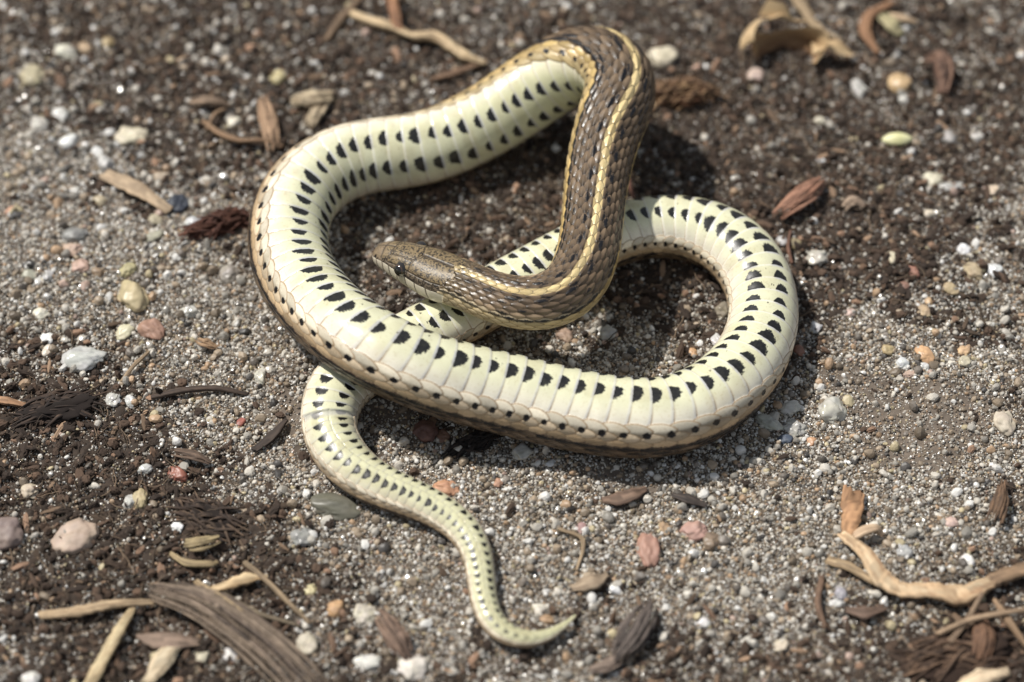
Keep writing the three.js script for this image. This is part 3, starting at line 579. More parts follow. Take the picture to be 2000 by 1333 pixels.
// spot on the ground, length, height and depth (mm), turn, look, colour, label
function pebble([x, , z], [a, b, d], turn, style, hex, label, tilt = 0) {
  const k = pebbleSeed++, g = style === 'round' ? rockGeometry(k, 9, 9, 0.085, 0.2) : style === 'quartz' ? rockGeometry(k, 9, 16, 0.022, 0.26) : rockGeometry(k, 9, 12, 0.03, 0.28);
  const m = new THREE.Mesh(g, stoneMat(hex, style));
  m.scale.set(a * 0.53 * MM, b * 0.53 * MM, d * 0.53 * MM);
  m.rotation.set(0, turn, tilt);
  m.position.set(x * MM, (groundHeight(x, z) + b * 0.14) * MM, z * MM);
  return add(m, 'pebble', label, 'pebble', 'pebbles lying on the ground');
}
for (const row of [
  [[-81.15, 0.89, -55.55], [7.1, 3.0, 4.8], .2, 'angular', '#d9c9a0', 'cream angular pebble casting a shadow on dark soil, upper left of the snake'],
  [[-94.04, 0.7, -54.24], [4.6, 2.3, 3.7], .4, 'round', '#f0efe9', 'bright white oval pebble left of the cream angular pebble'],
  [[-96.74, 0.76, -61.35], [3.5, 2.5, 4.3], 0, 'round', '#dcd8cc', 'off-white pebble just above the bright white oval one'],
  [[-100.75, 0.71, -58.4], [3.3, 2.4, 4.5], .3, 'round', '#c9c2b2', 'dull greyish pebble left of the off-white and bright white pair'],
  [[-97.89, 0.87, -80.03], [4.0, 2.9, 4.9], .9, 'round', '#d6d0b4', 'egg-shaped cream pebble near the top left corner'],
  [[-103.93, 1.06, -72.5], [4.9, 3.5, 5.6], .5, 'angular', '#b9a878', 'knobbly yellowish lump below the egg-shaped cream pebble at top left'],
  [[-93.62, 0.53, -81.32], [2.5, 1.8, 3.4], .4, 'angular', '#c19a62', 'tan pebble touching distance right of the egg-shaped cream pebble'],
  [[-88.79, 0.49, -83.27], [2.7, 1.6, 2.6], .4, 'round', '#b8973f', 'ochre pebble to the right of the egg-shaped cream pebble at top left'],
  [[-71.96, 0.48, -77.28], [2.2, 1.6, 2.6], 0, 'round', '#d9a860', 'small orange-tan pebble in blurred soil above the brown wood chip'],
  [[-64.47, 0.53, -81.32], [2.5, 1.8, 3.1], 0, 'round', '#dcd3c0', 'blurred pale pebble near the top, left of the forked straw'],
  [[-59.42, 0.66, -59.19], [3.4, 2.2, 3.5], .3, 'round', '#e2d6b8', 'round cream pebble left of the upright wood splinter'],
  [[-50.78, 0.67, -72.58], [3.1, 2.2, 3.8], .2, 'round', '#cbb76a', 'round yellow pebble above the upright wood splinter'],
  [[-87.82, 0.51, -51.62], [2.6, 1.7, 2.7], .2, 'round', '#e9e7e2', 'small white pebble below the bright white oval one'],
  [[-85.42, 0.74, -47.76], [3.4, 2.5, 4.2], .6, 'round', '#bdb8b2', 'pale grey pebble diagonally below the cream angular pebble'],
  [[-73.25, 0.56, -43.87], [3.2, 1.9, 3.0], .3, 'angular', '#b89f7e', 'tan pebble just above the pale wood strip'],
  [[-90.98, 0.46, -39.95], [2.3, 1.5, 2.5], .1, 'quartz', '#d8d4c8', 'whitish grain-like pebble in coarse sand at far left'],
  [[-85.54, 0.55, -37.03], [2.8, 1.8, 2.9], .8, 'round', '#c0ab7c', 'dull yellow pebble left of the lower end of the wood strip'],
  [[-73.48, 0.55, -31.83], [2.7, 1.8, 2.9], .2, 'round', '#bfae84', 'straw-coloured round pebble below the pale wood strip'],
  [[-69.33, 0.83, -36.36], [4.7, 2.8, 4.4], .5, 'angular', '#3a4150', 'blue-black slate chip at the lower end of the pale wood strip'],
  [[-65.4, 0.55, -30.86], [3.8, 1.8, 2.9], .4, 'quartz', '#d8dce0', 'glassy white pebble under the blue-black slate chip'],
  [[-103.81, 0.37, -34.79], [2.8, 1.2, 1.9], .5, 'angular', '#cf8a55', 'orange chip at the left edge in coarse sand'],
  [[-89.57, 0.61, -23.78], [4.6, 2.0, 3.2], .2, 'angular', '#c79f7e', 'peach slab-like pebble in coarse sand at left'],
  [[-87.46, 0.72, -19.2], [3.3, 2.4, 4.1], .7, 'angular', '#cc9c82', 'pinkish three-cornered pebble below the peach slab'],
  [[-89.15, 0.72, -27.39], [5.2, 2.4, 3.9], .2, 'round', '#8d8b85', 'grey rounded stone above the peach slab'],
  [[-93.71, 0.45, -16.74], [2.1, 1.5, 3.1], .1, 'quartz', '#c8c6c4', 'clear upright pebble left of the pinkish three-cornered one'],
  [[-97.66, 0.54, -17.07], [3.1, 1.8, 2.9], .2, 'round', '#b5b195', 'greenish-grey pebble near the left edge below coarse sand'],
  [[-77.74, 0.58, -18.11], [3.9, 1.9, 3.1], .6, 'angular', '#b9ab62', 'mustard-green pebble just above the big round yellow one'],
  [[-83.68, 0.49, -17.51], [2.7, 1.6, 2.6], .1, 'round', '#9a7a4e', 'brown-ochre pebble between the pinkish one and the mustard-green one'],
  [[-73.23, 0.5, -27.03], [3.8, 1.7, 2.7], .5, 'round', '#b1ac8c', 'olive-grey pebble left of the red-brown bark clump'],
  [[-75.91, 1.29, -11.26], [6.0, 4.3, 7.8], .4, 'round', '#c9b271', 'largest yellow pebble, rounded, left of the snake'],
  [[-76.64, 0.66, -2.76], [4.7, 2.2, 3.5], .65, 'round', '#d9cd9a', 'bean-shaped cream pebble below the largest yellow one'],
  [[-71.02, 0.96, -2.65], [4.5, 3.2, 5.8], 1, 'angular', '#b07a58', 'reddish-brown flake beside the bean-shaped cream pebble'],
  [[-83.65, 1.09, 4.35], [8.2, 3.6, 5.8], .1, 'quartz', '#d2d4cd', 'wide clump of milky quartz left of the snake'],
  [[-93.94, 0.53, -7.28], [3.3, 1.8, 2.8], .2, 'round', '#e3dabd', 'cream pebble at left, above the white pair'],
  [[-91.93, 0.48, -0.97], [2.8, 1.6, 2.6], .4, 'angular', '#f2f1ec', 'pure white pebble left of the milky quartz clump'],
  [[-91.25, 0.52, 2], [2.8, 1.7, 2.8], .1, 'round', '#e5d4bb', 'cream-pink pebble right below the pure white one'],
  [[-64.39, 0.66, -7.44], [3.7, 2.2, 3.5], .3, 'quartz', '#cfcbbd', 'translucent pebble between the largest yellow one and the snake'],
  [[-57.29, 0.76, -17.29], [3.9, 2.5, 4.0], .4, 'round', '#a39787', 'grey-pink rounded stone close to the outside of the left bend'],
  [[-49.13, 0.65, 8.67], [3.0, 2.2, 3.9], .2, 'quartz', '#ddd6b8', 'pale yellow quartz pebble left of the crossing of the tail'],
  [[-77.34, 0.64, 14.24], [3.4, 2.1, 3.4], .5, 'quartz', '#d6d2c9', 'clear quartz pebble in dark soil, left one of two'],
  [[-73.86, 0.51, 14.51], [2.6, 1.7, 2.7], .9, 'quartz', '#dcdcd8', 'clear quartz pebble in dark soil, right one of two'],
  [[-52.06, 0.3, 19.49], [2.0, 1.0, 1.6], .8, 'round', '#b4563b', 'small brick-red pebble left of the tail loop'],
  [[-80.55, 1.15, 45.9], [7.8, 3.8, 6.1], .4, 'angular', '#c3a183', 'big three-cornered pinkish-tan stone at lower left'],
  [[-93.19, 1.19, 45.25], [6.6, 4.0, 6.3], .7, 'angular', '#8d7367', 'mauve-brown stone cut by the left edge'],
  [[-90.62, 0.62, 35.96], [3.3, 2.1, 3.3], .3, 'angular', '#c9b18c', 'tan blocky pebble above the big three-cornered stone'],
  [[-63.23, 0.58, 31.39], [3.9, 1.9, 3.1], -.7, 'round', '#a4512f', 'rusty red pebble in dark soil at lower left'],
  [[-69.92, 0.62, 36.77], [2.9, 2.1, 4.0], .3, 'angular', '#c2a965', 'yellow-brown pebble below the rusty red one'],
  [[-71.77, 0.54, 37.52], [2.9, 1.8, 2.9], .2, 'quartz', '#cfcbc2', 'clear pebble touching the yellow-brown one at lower left'],
  [[-62.18, 0.45, 43.18], [2.1, 1.5, 2.8], .4, 'angular', '#f0f0ee', 'white chip below the dark soil hollow at lower left'],
  [[-69.52, 0.42, 30.45], [2.7, 1.4, 2.2], .1, 'quartz', '#d8d9d2', 'clear flat pebble left of the rusty red one'],
  [[-32.9, 0.91, 39.38], [10.1, 3.0, 5.1], -.15, 'round', '#6f6b55', 'flat greenish-grey stone tucked under the bend of the tail'],
  [[-12.48, 0.62, 35.38], [4.8, 2.1, 3.3], -.3, 'angular', '#d48b4c', 'bright orange pebble above the middle of the tail'],
  [[-2.69, 0.37, 34.16], [1.7, 1.2, 2.0], .2, 'angular', '#c98a5a', 'small orange-pink pebble right of the bright orange one'],
  [[-38.92, 0.86, 46.04], [4.7, 2.9, 4.6], .4, 'quartz', '#8f918f', 'smoky grey quartz below the flat greenish stone'],
  [[1.94, 0.71, 27.94], [4.5, 2.4, 3.8], .2, 'quartz', '#bfbbad', 'smoky translucent pebble in front of the snake\'s lowest stretch'],
  [[7.45, 0.29, 30.01], [2.3, 1.0, 1.6], .3, 'quartz', '#d8dbdf', 'flat clear chip right of the smoky translucent pebble'],
  [[-16.61, 0.85, 22.43], [4.5, 2.8, 4.5], .6, 'angular', '#7d4b37', 'dark red-brown stone half in shade below the snake'],
  [[-13.09, 0.51, 23.27], [2.5, 1.7, 2.7], .2, 'angular', '#8a5a3a', 'brown crumb of stone next to the dark red-brown one'],
  [[61.56, 1.15, 17.56], [5.9, 3.8, 6.1], .3, 'quartz', '#cfcab4', 'largest quartz cube, right of the snake\'s outer bend'],
  [[53.75, 0.55, 16.26], [4.3, 1.8, 3.0], .1, 'quartz', '#d4cdb9', 'flat pale quartz between the snake and the largest quartz cube'],
  [[49.03, 0.64, 20.35], [5.5, 2.1, 3.4], -.4, 'quartz', '#b5b49c', 'greenish quartz flake against the snake\'s lower right bend'],
  [[54.17, 0.76, 20.92], [4.7, 2.5, 4.1], .2, 'quartz', '#b9b6ab', 'cloudy grey quartz flake below the flat pale one'],
  [[52.22, 0.46, 23.83], [2.6, 1.5, 2.5], .3, 'angular', '#44536a', 'slate-blue pebble below the cloudy quartz flake'],
  [[57.28, 0.42, 24.04], [2.0, 1.4, 2.2], .2, 'round', '#d3924c', 'orange pebble below the largest quartz cube'],
  [[80.9, 0.65, 3.5], [3.0, 2.2, 4.4], .5, 'round', '#e0a252', 'bright orange oval pebble, right of the snake'],
  [[80.64, 0.39, 6.21], [1.8, 1.3, 2.3], .2, 'quartz', '#e6e5e0', 'white grain-like pebble touching the bright orange oval'],
  [[77.76, 0.35, 7.94], [2.6, 1.2, 1.8], .1, 'angular', '#c9a184', 'peach flat pebble below the bright orange oval'],
  [[76.48, 0.48, 5.65], [2.2, 1.6, 2.5], .1, 'round', '#d9dbd9', 'clear round pebble left of the bright orange oval'],
  [[73.9, 0.48, 2.48], [2.4, 1.6, 2.5], .4, 'round', '#c2a45d', 'mustard pebble left of the bright orange oval'],
  [[88.88, 0.43, 2.57], [2.2, 1.4, 2.3], .3, 'angular', '#e3b066', 'golden pebble near the right edge'],
  [[88.53, 0.48, 5.39], [2.6, 1.6, 2.5], .1, 'quartz', '#d9c78f', 'pale yellow pebble under the golden one near the right edge'],
  [[88.09, 0.6, -13.02], [2.8, 2.0, 3.3], .8, 'angular', '#c3a468', 'tan cube-like pebble in soil at right'],
  [[82.32, 0.57, -7.25], [2.9, 1.9, 3.1], .2, 'angular', '#bd9a66', 'tan-brown round stone left below the tan cube-like pebble'],
  [[83.36, 0.31, -9.82], [1.8, 1.0, 1.6], .2, 'round', '#cf9f58', 'small amber pebble right above the tan-brown round stone'],
  [[78.77, 0.4, -13.98], [2.3, 1.3, 2.1], .2, 'round', '#9c6b52', 'red-brown pebble in soil, right of the snake'],
  [[80.89, 0.54, -17.6], [2.5, 1.8, 3.3], .4, 'angular', '#a9694a', 'orange-brown crumbling stone above the red-brown pebble'],
  [[93.28, 0.72, -17.72], [3.3, 2.4, 4.5], .3, 'angular', '#c2a671', 'two-toned yellow stone near the right edge'],
  [[97.77, 0.58, -17.97], [2.7, 1.9, 4.0], .2, 'quartz', '#dfe2e6', 'glassy white block at the right edge'],
  [[91.93, 0.5, -23.32], [2.5, 1.7, 2.6], .1, 'angular', '#ece9e8', 'white pebble above the two-toned yellow stone'],
  [[77.04, 0.49, -21.29], [2.7, 1.6, 2.6], .3, 'angular', '#d7c79a', 'cream-yellow pebble right of the creamy quartz'],
  [[62.26, 0.85, -21.26], [4.6, 2.8, 4.5], .5, 'quartz', '#d5cbb2', 'creamy quartz pebble right of the snake\'s outer bend'],
  [[55.38, 0.5, -26.06], [2.3, 1.7, 2.6], .2, 'round', '#c7c3c0', 'grey-white pebble right behind the snake\'s outer bend'],
  [[58.11, 0.59, -25.02], [2.7, 2.0, 3.4], .5, 'round', '#a28c56', 'olive-brown pebble between the grey-white one and the creamy quartz'],
  [[60.31, 0.53, -3.51], [2.6, 1.8, 2.8], .1, 'quartz', '#d5d6d8', 'clear quartz pebble on soil right of the snake'],
  [[67.28, 0.4, -7.51], [2.2, 1.3, 2.1], .3, 'angular', '#d8b09d', 'pale pink pebble on soil right of the snake'],
  [[56.29, 0.48, 2.73], [2.4, 1.6, 2.5], .4, 'round', '#a5623a', 'rust-brown pebble touching the snake\'s outer bend'],
  [[94.76, 0.85, 19.77], [3.9, 2.8, 5.0], .3, 'angular', '#c8b595', 'sandy-coloured lump at the right edge'],
  [[84.36, 1.01, -70.7], [5.5, 3.4, 5.4], .5, 'round', '#d5a85a', 'large orange-yellow pebble in blurred soil at upper right'],
  [[52.74, 0.72, -73.77], [4.2, 2.4, 3.8], .3, 'round', '#e0bba4', 'smooth pink pebble left below the curled leaf'],
  [[40.44, 0.39, -75.96], [2.9, 1.3, 2.1], .3, 'round', '#cf9b77', 'salmon flat pebble left of the smooth pink one'],
  [[33.14, 1.21, -78.43], [7.4, 4.0, 6.4], .1, 'round', '#dac8a2', 'large beige pebble just behind the snake\'s raised bend'],
  [[75.19, 0.76, -69.25], [3.5, 2.5, 5.3], .2, 'quartz', '#cfc9bf', 'grey-white upright pebble left of the large orange-yellow one'],
  [[84.41, 0.48, -66.31], [2.4, 1.6, 2.5], .2, 'round', '#cdc7ba', 'dull white pebble below the large orange-yellow one'],
  [[65.72, 0.42, -59.87], [2.2, 1.4, 2.3], .5, 'round', '#d8ccab', 'cream pebble in dark soil, blurred, left of the green husk'],
  [[65.01, 0.4, -48.65], [2.2, 1.3, 2.1], .2, 'round', '#f0f0ee', 'brilliant white pebble in dark soil below the green husk'],
  [[72.83, 0.33, -55.18], [2.4, 1.1, 1.7], .7, 'angular', '#cfb97a', 'straw-yellow chip of stone left of the green husk'],
  [[92.76, 0.61, -55.22], [2.8, 2.0, 3.7], .3, 'round', '#a9a19a', 'grey oval pebble right of the green husk'],
  [[98.76, 0.52, -55.3], [3.7, 1.7, 2.7], .4, 'angular', '#cfc8bb', 'pale double-lobed pebble near the right edge, upper half'],
  [[88.12, 0.69, -43.18], [4.3, 2.3, 3.7], .3, 'angular', '#d5cba5', 'cream-yellow clustered pebble at right, behind the sand'],
  [[91.39, 0.51, -40.76], [5.5, 1.7, 2.8], .1, 'quartz', '#bcb8b2', 'long grey-white quartz sliver beside the clustered pebble'],
  [[99.92, 0.51, -39.19], [2.8, 1.7, 2.7], .6, 'angular', '#d9bb93', 'beige pebble near the right edge below the double-lobed one'],
  [[85.87, 0.41, -33.21], [2.3, 1.4, 2.2], .5, 'round', '#d8c4a4', 'sand-coloured pebble in front of the long quartz sliver'],
  [[33.88, 0.7, 44.93], [5.1, 2.3, 3.7], .2, 'angular', '#c98f78', 'salmon-pink pebble at lower right of the tail'],
  [[36.89, 0.65, 47.14], [3.2, 2.2, 3.5], .2, 'round', '#8f7352', 'dark brown round pebble touching the salmon-pink one'],
  [[25.21, 0.86, 48.84], [4.0, 2.9, 7.6], .1, 'angular', '#b97d5e', 'tall reddish stone lying right of the tail'],
  [[28.34, 0.53, 44.14], [2.5, 1.8, 2.8], .3, 'angular', '#c2955c', 'amber-brown pebble above the tall reddish stone'],
  [[12.99, 0.45, 44.08], [2.5, 1.5, 2.4], .5, 'angular', '#b4827a', 'dusky pink pebble between the tail and the tall reddish stone'],
  [[4.81, 0.44, 61.17], [2.6, 1.5, 2.3], .1, 'round', '#dcd0ba', 'cream pebble inside the hook of the tail tip'],
  [[6.45, 0.4, 63.61], [3.1, 1.3, 2.1], .1, 'angular', '#b98a4d', 'amber pebble right under the cream one by the tail tip'],
  [[18.79, 0.4, 57.25], [2.2, 1.3, 2.1], .3, 'round', '#e6e5e4', 'white pebble below the tan husk'],
  [[83.36, 0.57, 51.43], [2.8, 1.9, 3.0], .2, 'round', '#efe9de', 'white round pebble above the straw at lower right'],
  [[81.66, 0.41, 43.04], [2.5, 1.4, 2.2], .4, 'angular', '#d3a895', 'light pink pebble at lower right above the white round one'],
  [[72.04, 0.57, 49.44], [3.2, 1.9, 3.0], .2, 'quartz', '#b4b4b6', 'grey glassy pebble inside the bend of the straw'],
  [[59.71, 0.52, 58.09], [2.8, 1.7, 2.8], .2, 'angular', '#a9a4ae', 'lilac-grey pebble below the straw\'s short fork'],
  [[58.71, 0.36, 60.15], [3.0, 1.2, 1.9], .1, 'quartz', '#e0deda', 'white flat chip under the lilac-grey pebble'],
  [[34.31, 0.48, 64.51], [2.6, 1.6, 2.5], .3, 'angular', '#ddd9d6', 'blocky white pebble at the bottom, right of the bark scrap'],
  [[48.26, 0.43, 68.72], [2.7, 1.4, 2.3], .4, 'angular', '#d6bf9b', 'beige pebble near the bottom, right of centre'],
  [[-31.69, 0.64, 61.4], [3.1, 2.1, 3.4], .3, 'angular', '#cf9646', 'orange speckled pebble left of the lower tail'],
  [[-36.73, 0.44, 57.17], [2.2, 1.5, 2.4], .2, 'round', '#d3c078', 'yellow pebble above the orange speckled one'],
  [[-36.54, 0.75, 68.69], [3.8, 2.5, 4.0], .3, 'angular', '#cdbd9b', 'beige speckled pebble right of the dark bark strip'],
  [[-50.07, 0.59, 71.22], [3.3, 2.0, 3.1], .2, 'round', '#d5cdc6', 'pinkish-white pebble lying over the dark bark strip'],
  [[-17.67, 0.94, 73.6], [5.1, 3.1, 5.0], .4, 'angular', '#e6d8c4', 'big off-white pebble at the bottom edge'],
  [[-25.79, 0.67, 72.72], [4.2, 2.2, 3.6], .2, 'angular', '#e2ddd2', 'broad white pebble left of the big off-white one'],
  [[-26.73, 0.8, 62.68], [3.7, 2.7, 4.5], .6, 'angular', '#cfc2a6', 'pale wedge-shaped pebble left of the brown chip'],
  [[-55.08, 0.51, 71.28], [2.7, 1.7, 2.7], .3, 'angular', '#cfc19b', 'yellowish pebble left of the dark bark strip, near the bottom'],
  [[-85.14, 0.55, 75.96], [3.1, 1.8, 2.9], .4, 'angular', '#dcd6cc', 'whitish pebble at the bottom left edge'],
  [[18.73, 0.7, -2.73], [4.1, 2.3, 3.7], .4, 'quartz', '#b4b2aa', 'translucent angular quartz lying under the head\'s bend'],
  [[10.41, 0.66, -1.6], [3.0, 2.2, 4.0], .5, 'angular', '#a98363', 'tan stone just below the curve of the neck'],
  [[40.67, 0.57, -0.26], [2.6, 1.9, 3.0], .6, 'quartz', '#dcd9d8', 'clear cube of quartz inside the right-hand loop'],
  [[37.05, 0.33, -0.19], [1.6, 1.1, 1.7], .1, 'round', '#ece9e4', 'tiny white pebble left of the clear cube'],
  [[35.71, 0.37, 2.4], [1.7, 1.2, 2.1], .2, 'angular', '#d59a4a', 'tiny orange pebble left below the clear cube'],
  [[42.16, 0.75, -7.23], [4.1, 2.5, 4.0], .3, 'quartz', '#8b7440', 'amber-brown stone pressed against the inside of the right-hand loop'],
  [[24.25, 0.24, 2.17], [1.4, 0.8, 1.3], .4, 'round', '#c8a85c', 'tiny amber bead on dark soil inside the right-hand loop'],
  [[19.99, 0.46, -31.22], [2.3, 1.5, 2.4], .2, 'round', '#cfcac4', 'pale pebble hidden low behind the neck'],
]) pebble(...row);


// ---------------------------------------------------------------- plant litter
const fibreMats = new Map();
const fibreMat = (r) => { if (!fibreMats.has(r)) fibreMats.set(r, new THREE.MeshStandardMaterial({ name: 'dry_plant', vertexColors: true, roughness: r, side: THREE.DoubleSide })); return fibreMats.get(r); };
// a splinter, straw or root: an uneven flattened rod along points [x, y, z] (mm above the ground) with a width each
function rod(points, widths, flat, hexes, seed, { lanes = 22, grain = 0.5, ragged = 0.12, twist = 0 } = {}) {
  const curve = new THREE.CatmullRomCurve3(points.map(([x, y, z]) => new THREE.Vector3(x, y + groundHeight(x, z), z)), false, 'centripetal');
  const n = Math.max(14, Math.ceil(curve.getLength() / 0.5)), P = [], C = [], I = [], T = new THREE.Vector3(), S = new THREE.Vector3(), U = new THREE.Vector3(), c = new THREE.Vector3(), cols = hexes.map(lin), k = new THREE.Color();
  for (let i = 0; i <= n; i++) {
    const q = i / n; curve.getPoint(q, c); curve.getTangent(q, T); S.set(-T.z, 0, T.x).normalize(); U.crossVectors(T, S).normalize(); if (U.y < 0) U.negate();
    const wq = q * (widths.length - 1), wi = Math.min(Math.floor(wq), widths.length - 2), w = lerp(widths[wi], widths[wi + 1], wq - wi) / 2 * (1 + ragged * (noise2(q * n * 0.5, 3, seed) - 0.5) * 2), tw = twist * q;
    for (let j = 0; j < lanes; j++) {
      const fray = i === 0 ? -hash(j, 1, seed + 9) : i === n ? hash(j, 2, seed + 9) : 0, a = j / lanes * Math.PI * 2 + tw, ca = Math.cos(a), sa = Math.sin(a), lane = noise2(j * 22 / lanes + seed, q * n * 0.05, seed + 1), r = 1 + 0.28 * (lane - 0.5) + 0.1 * (hash(i, j, seed) - 0.5);
      const sx = Math.sign(ca) * Math.pow(Math.abs(ca), 0.75) * w * r, sy = Math.sign(sa) * Math.pow(Math.abs(sa), 0.9) * w * flat * r;
      const lift = sa > 0 ? w * 0.22 * (hash(j, Math.floor(q * 3 + hash(j, 2, seed) * 3), seed + 7) - 0.5) * sa : 0;
      const fr = fray * w * 1.6;
      P.push((c.x + S.x * sx + U.x * (sy + lift) + T.x * fr) * MM, (c.y + S.y * sx + U.y * (sy + lift)) * MM, (c.z + S.z * sx + U.z * sy + T.z * fr) * MM);
      const f = clamp(lane * 1.1 - 0.2 + 0.45 * (hash(j, Math.floor(q * 4 + hash(j, 1, seed) * 4), seed + 8) - 0.3) + grain * 0.8 * (noise2(q * n * 0.9, j * 2.3, seed + 5) - 0.5), 0, 1), cx = f * (cols.length - 1), ci = Math.min(Math.floor(cx), cols.length - 2);
      k.copy(cols[ci]).lerp(cols[ci + 1], cx - ci); { const gy = k.r * 0.3 + k.g * 0.55 + k.b * 0.15; k.setRGB(lerp(gy, k.r, 0.75) * 0.85, lerp(gy, k.g, 0.75) * 0.85, lerp(gy, k.b, 0.75) * 0.85); } const v = 0.62 + 0.66 * hash(j, Math.floor(i / 5 + hash(j, 4, seed) * 5), seed + 6); C.push(k.r * v, k.g * v, k.b * v);
    }
  }
  for (let i = 0; i < n; i++) for (let j = 0; j < lanes; j++) { const a = i * lanes + j, b = i * lanes + (j + 1) % lanes; I.push(a, a + lanes, b, b, a + lanes, b + lanes); }
  for (const e of [0, n]) for (let j = 1; j < lanes - 1; j++) e ? I.push(e * lanes, e * lanes + j + 1, e * lanes + j) : I.push(0, j, j + 1);
  const g = new THREE.BufferGeometry(); g.setAttribute('position', new THREE.Float32BufferAttribute(P, 3)); g.setAttribute('color', new THREE.Float32BufferAttribute(C, 3)); g.setIndex(I); g.computeVertexNormals();
  return g;
}
let rodSeed = 900;
// a frayed scrap: many thin strands side by side along the same line
function bundle(points, widths, flat, hexes, seed, n, opts) {
  const Q = rng(seed), list = [], wide = Math.max(...widths), c = new THREE.CatmullRomCurve3(points.map((p) => new THREE.Vector3(...p)), false, 'centripetal'), T = new THREE.Vector3();
  for (let i = 0; i < n; i++) {
    const across = (i + 0.5) / n * 2 - 1 + (Q() - 0.5) * 0.16, from = Q() * Q() * (n > 15 ? 0.12 : 0.3), to = 1 - Q() * Q() * (n > 15 ? 0.12 : 0.3), arch = (1 - across * across) * wide * flat * 0.8, pts = [], bend = (Q() - 0.5) * 0.16;
    for (let k = 0; k <= 4; k++) {
      const q = lerp(from, to, k / 4), p = c.getPoint(q), wq = q * (widths.length - 1), wi = Math.min(Math.floor(wq), widths.length - 2), w = lerp(widths[wi], widths[wi + 1], wq - wi) / 2; c.getTangent(q, T);
      const l = Math.hypot(T.x, T.z) || 1, off = w * (across + bend * (k / 4 - 0.5) * 2);
      pts.push([p.x - T.z / l * off, p.y + arch + (Q() - 0.5) * 0.4, p.z + T.x / l * off]);
    }
    const tw = wide / n * (1.1 + 1.1 * Q()), pickc = Math.floor(Q() * (hexes.length - 1));
    list.push(rod(pts, [tw * 0.5, tw * (0.7 + 0.6 * Q()), tw * (0.7 + 0.6 * Q()), tw * 0.4], 0.7, hexes.slice(pickc, pickc + 2), seed * 13 + i, { lanes: 7, grain: 1.1, ragged: 0.3, ...opts }));
    if (Q() < 0.35) {   // a hair of fibre come loose
      const e = pts[Q() < 0.5 ? 0 : 4], a = Q() * 6.283, l = 1 + 2 * Q();
      list.push(rod([e, [e[0] + Math.cos(a) * l * 0.5, e[1] + 0.6 * Q(), e[2] + Math.sin(a) * l * 0.5], [e[0] + Math.cos(a + 0.4) * l, e[1] + 0.3 * Q(), e[2] + Math.sin(a + 0.4) * l]], [0.25, 0.2, 0.12], 0.8, hexes.slice(pickc, pickc + 2), seed * 17 + i, { lanes: 4 }));
    }
  }
  return mergeGeometries(list);
}
function litter(name, label, category, points, widths, flat, hexes, opts, group) {
  return add(new THREE.Mesh(opts.strands ? bundle(points, widths, flat, hexes, rodSeed++, opts.strands, {}) : rod(points, widths, flat, hexes, rodSeed++, opts), fibreMat(0.8)), name, label, category, group);
}

// wood and bark
litter('bark_strip', 'long dark curved strip of bark running off the bottom edge', 'bark', [[-65.09, 2.4, 58.6], [-57.97, 3.2, 60.71], [-51.17, 3.4, 65.1], [-44.92, 3, 70.12], [-39.66, 2.6, 75.07], [-33.95, 2, 81.56]], [3.2, 6.4, 7.6, 8.2, 8.6, 8], 0.3, ['#3d2f25', '#7a6450', '#9a8268', '#54432f'], { strands: 24 });
litter('bark_chip', 'flat reddish-brown lens-shaped bark chip left of the dark bark strip', 'bark', [[-66.9, 1.4, 67.6], [-63.84, 1.8, 68.47], [-60.13, 1.8, 69.1], [-56.91, 1.4, 68.97]], [0.6, 3.2, 3.6, 1.8], 0.25, ['#7d6450', '#9c7f66'], { lanes: 16 });
litter('wood_splinter', 'pale straw-like splinter pointing left from the top of the dark bark strip', 'splinter', [[-84.13, 1.2, 63.13], [-78.18, 1.8, 62.86], [-71.83, 2.2, 61.5], [-65.35, 1.8, 60.5]], [1.6, 2.2, 1.9, 1.2], 0.55, ['#9a7b50', '#c9a878', '#7d6340'], {});
litter('straw', 'yellow straw slanting to the bottom edge at lower left', 'straw', [[-74.83, 1.2, 78.37], [-72.45, 1.8, 73.06], [-70.29, 2, 67.54], [-68.68, 1.6, 62.41]], [2.2, 2.4, 2.2, 1.2], 0.5, ['#b99762', '#dcc48c', '#a5824e'], {});
litter('wood_splinter', 'short pale splinter under the lens-shaped bark chip at the bottom', 'splinter', [[-63.82, 1, 76.21], [-62.26, 1.8, 73.58], [-60.23, 1.6, 70.24]], [2.0, 3.6, 2.6], 0.4, ['#b99c70', '#e2cda4'], {});
litter('straw', 'frayed yellow straw above the dark bark strip', 'straw', [[-54.9, 1.2, 58.08], [-51.92, 2, 57.27], [-48.29, 2.2, 55.87], [-45.06, 1.6, 54.95]], [1.2, 2.2, 2.4, 0.8], 0.4, ['#b08a52', '#d9b982'], { ragged: 0.3 });
litter('pine_needle', 'dry needle leaning across the top of the dark bark strip', 'needle', [[-56.89, 2.4, 57.19], [-52.76, 4.4, 61.13], [-48.99, 4.2, 63.89]], [1, 1.3, 1.1], 0.7, ['#8f7348', '#c7a976'], {});
litter('pine_needle', 'long thin needle right of the dark bark strip, slanting down to the right', 'needle', [[-48.81, 1.6, 51.98], [-44.57, 2, 56.18], [-39.99, 2, 61.37], [-36.54, 1.4, 64.64]], [1, 1, 0.9, 0.8], 0.7, ['#6d583c', '#9c8159'], {});
litter('pine_needle', 'needle lying along the right edge of the dark bark strip', 'needle', [[-46.75, 2.2, 64.59], [-42.83, 2.6, 67.9], [-39.43, 2.2, 70.38], [-37.21, 1.4, 72.21]], [1, 1.2, 1.1, 0.7], 0.7, ['#96794c', '#c4a66e'], {});
litter('pine_needle', 'grey thin needle crossing beneath the others right of the bark strip', 'needle', [[-52.86, 1.2, 58.08], [-46.02, 1.6, 62.63], [-39, 1.2, 65.16]], [0.8, 0.9, 0.6], 0.7, ['#5d4e3a', '#8c7857'], {});
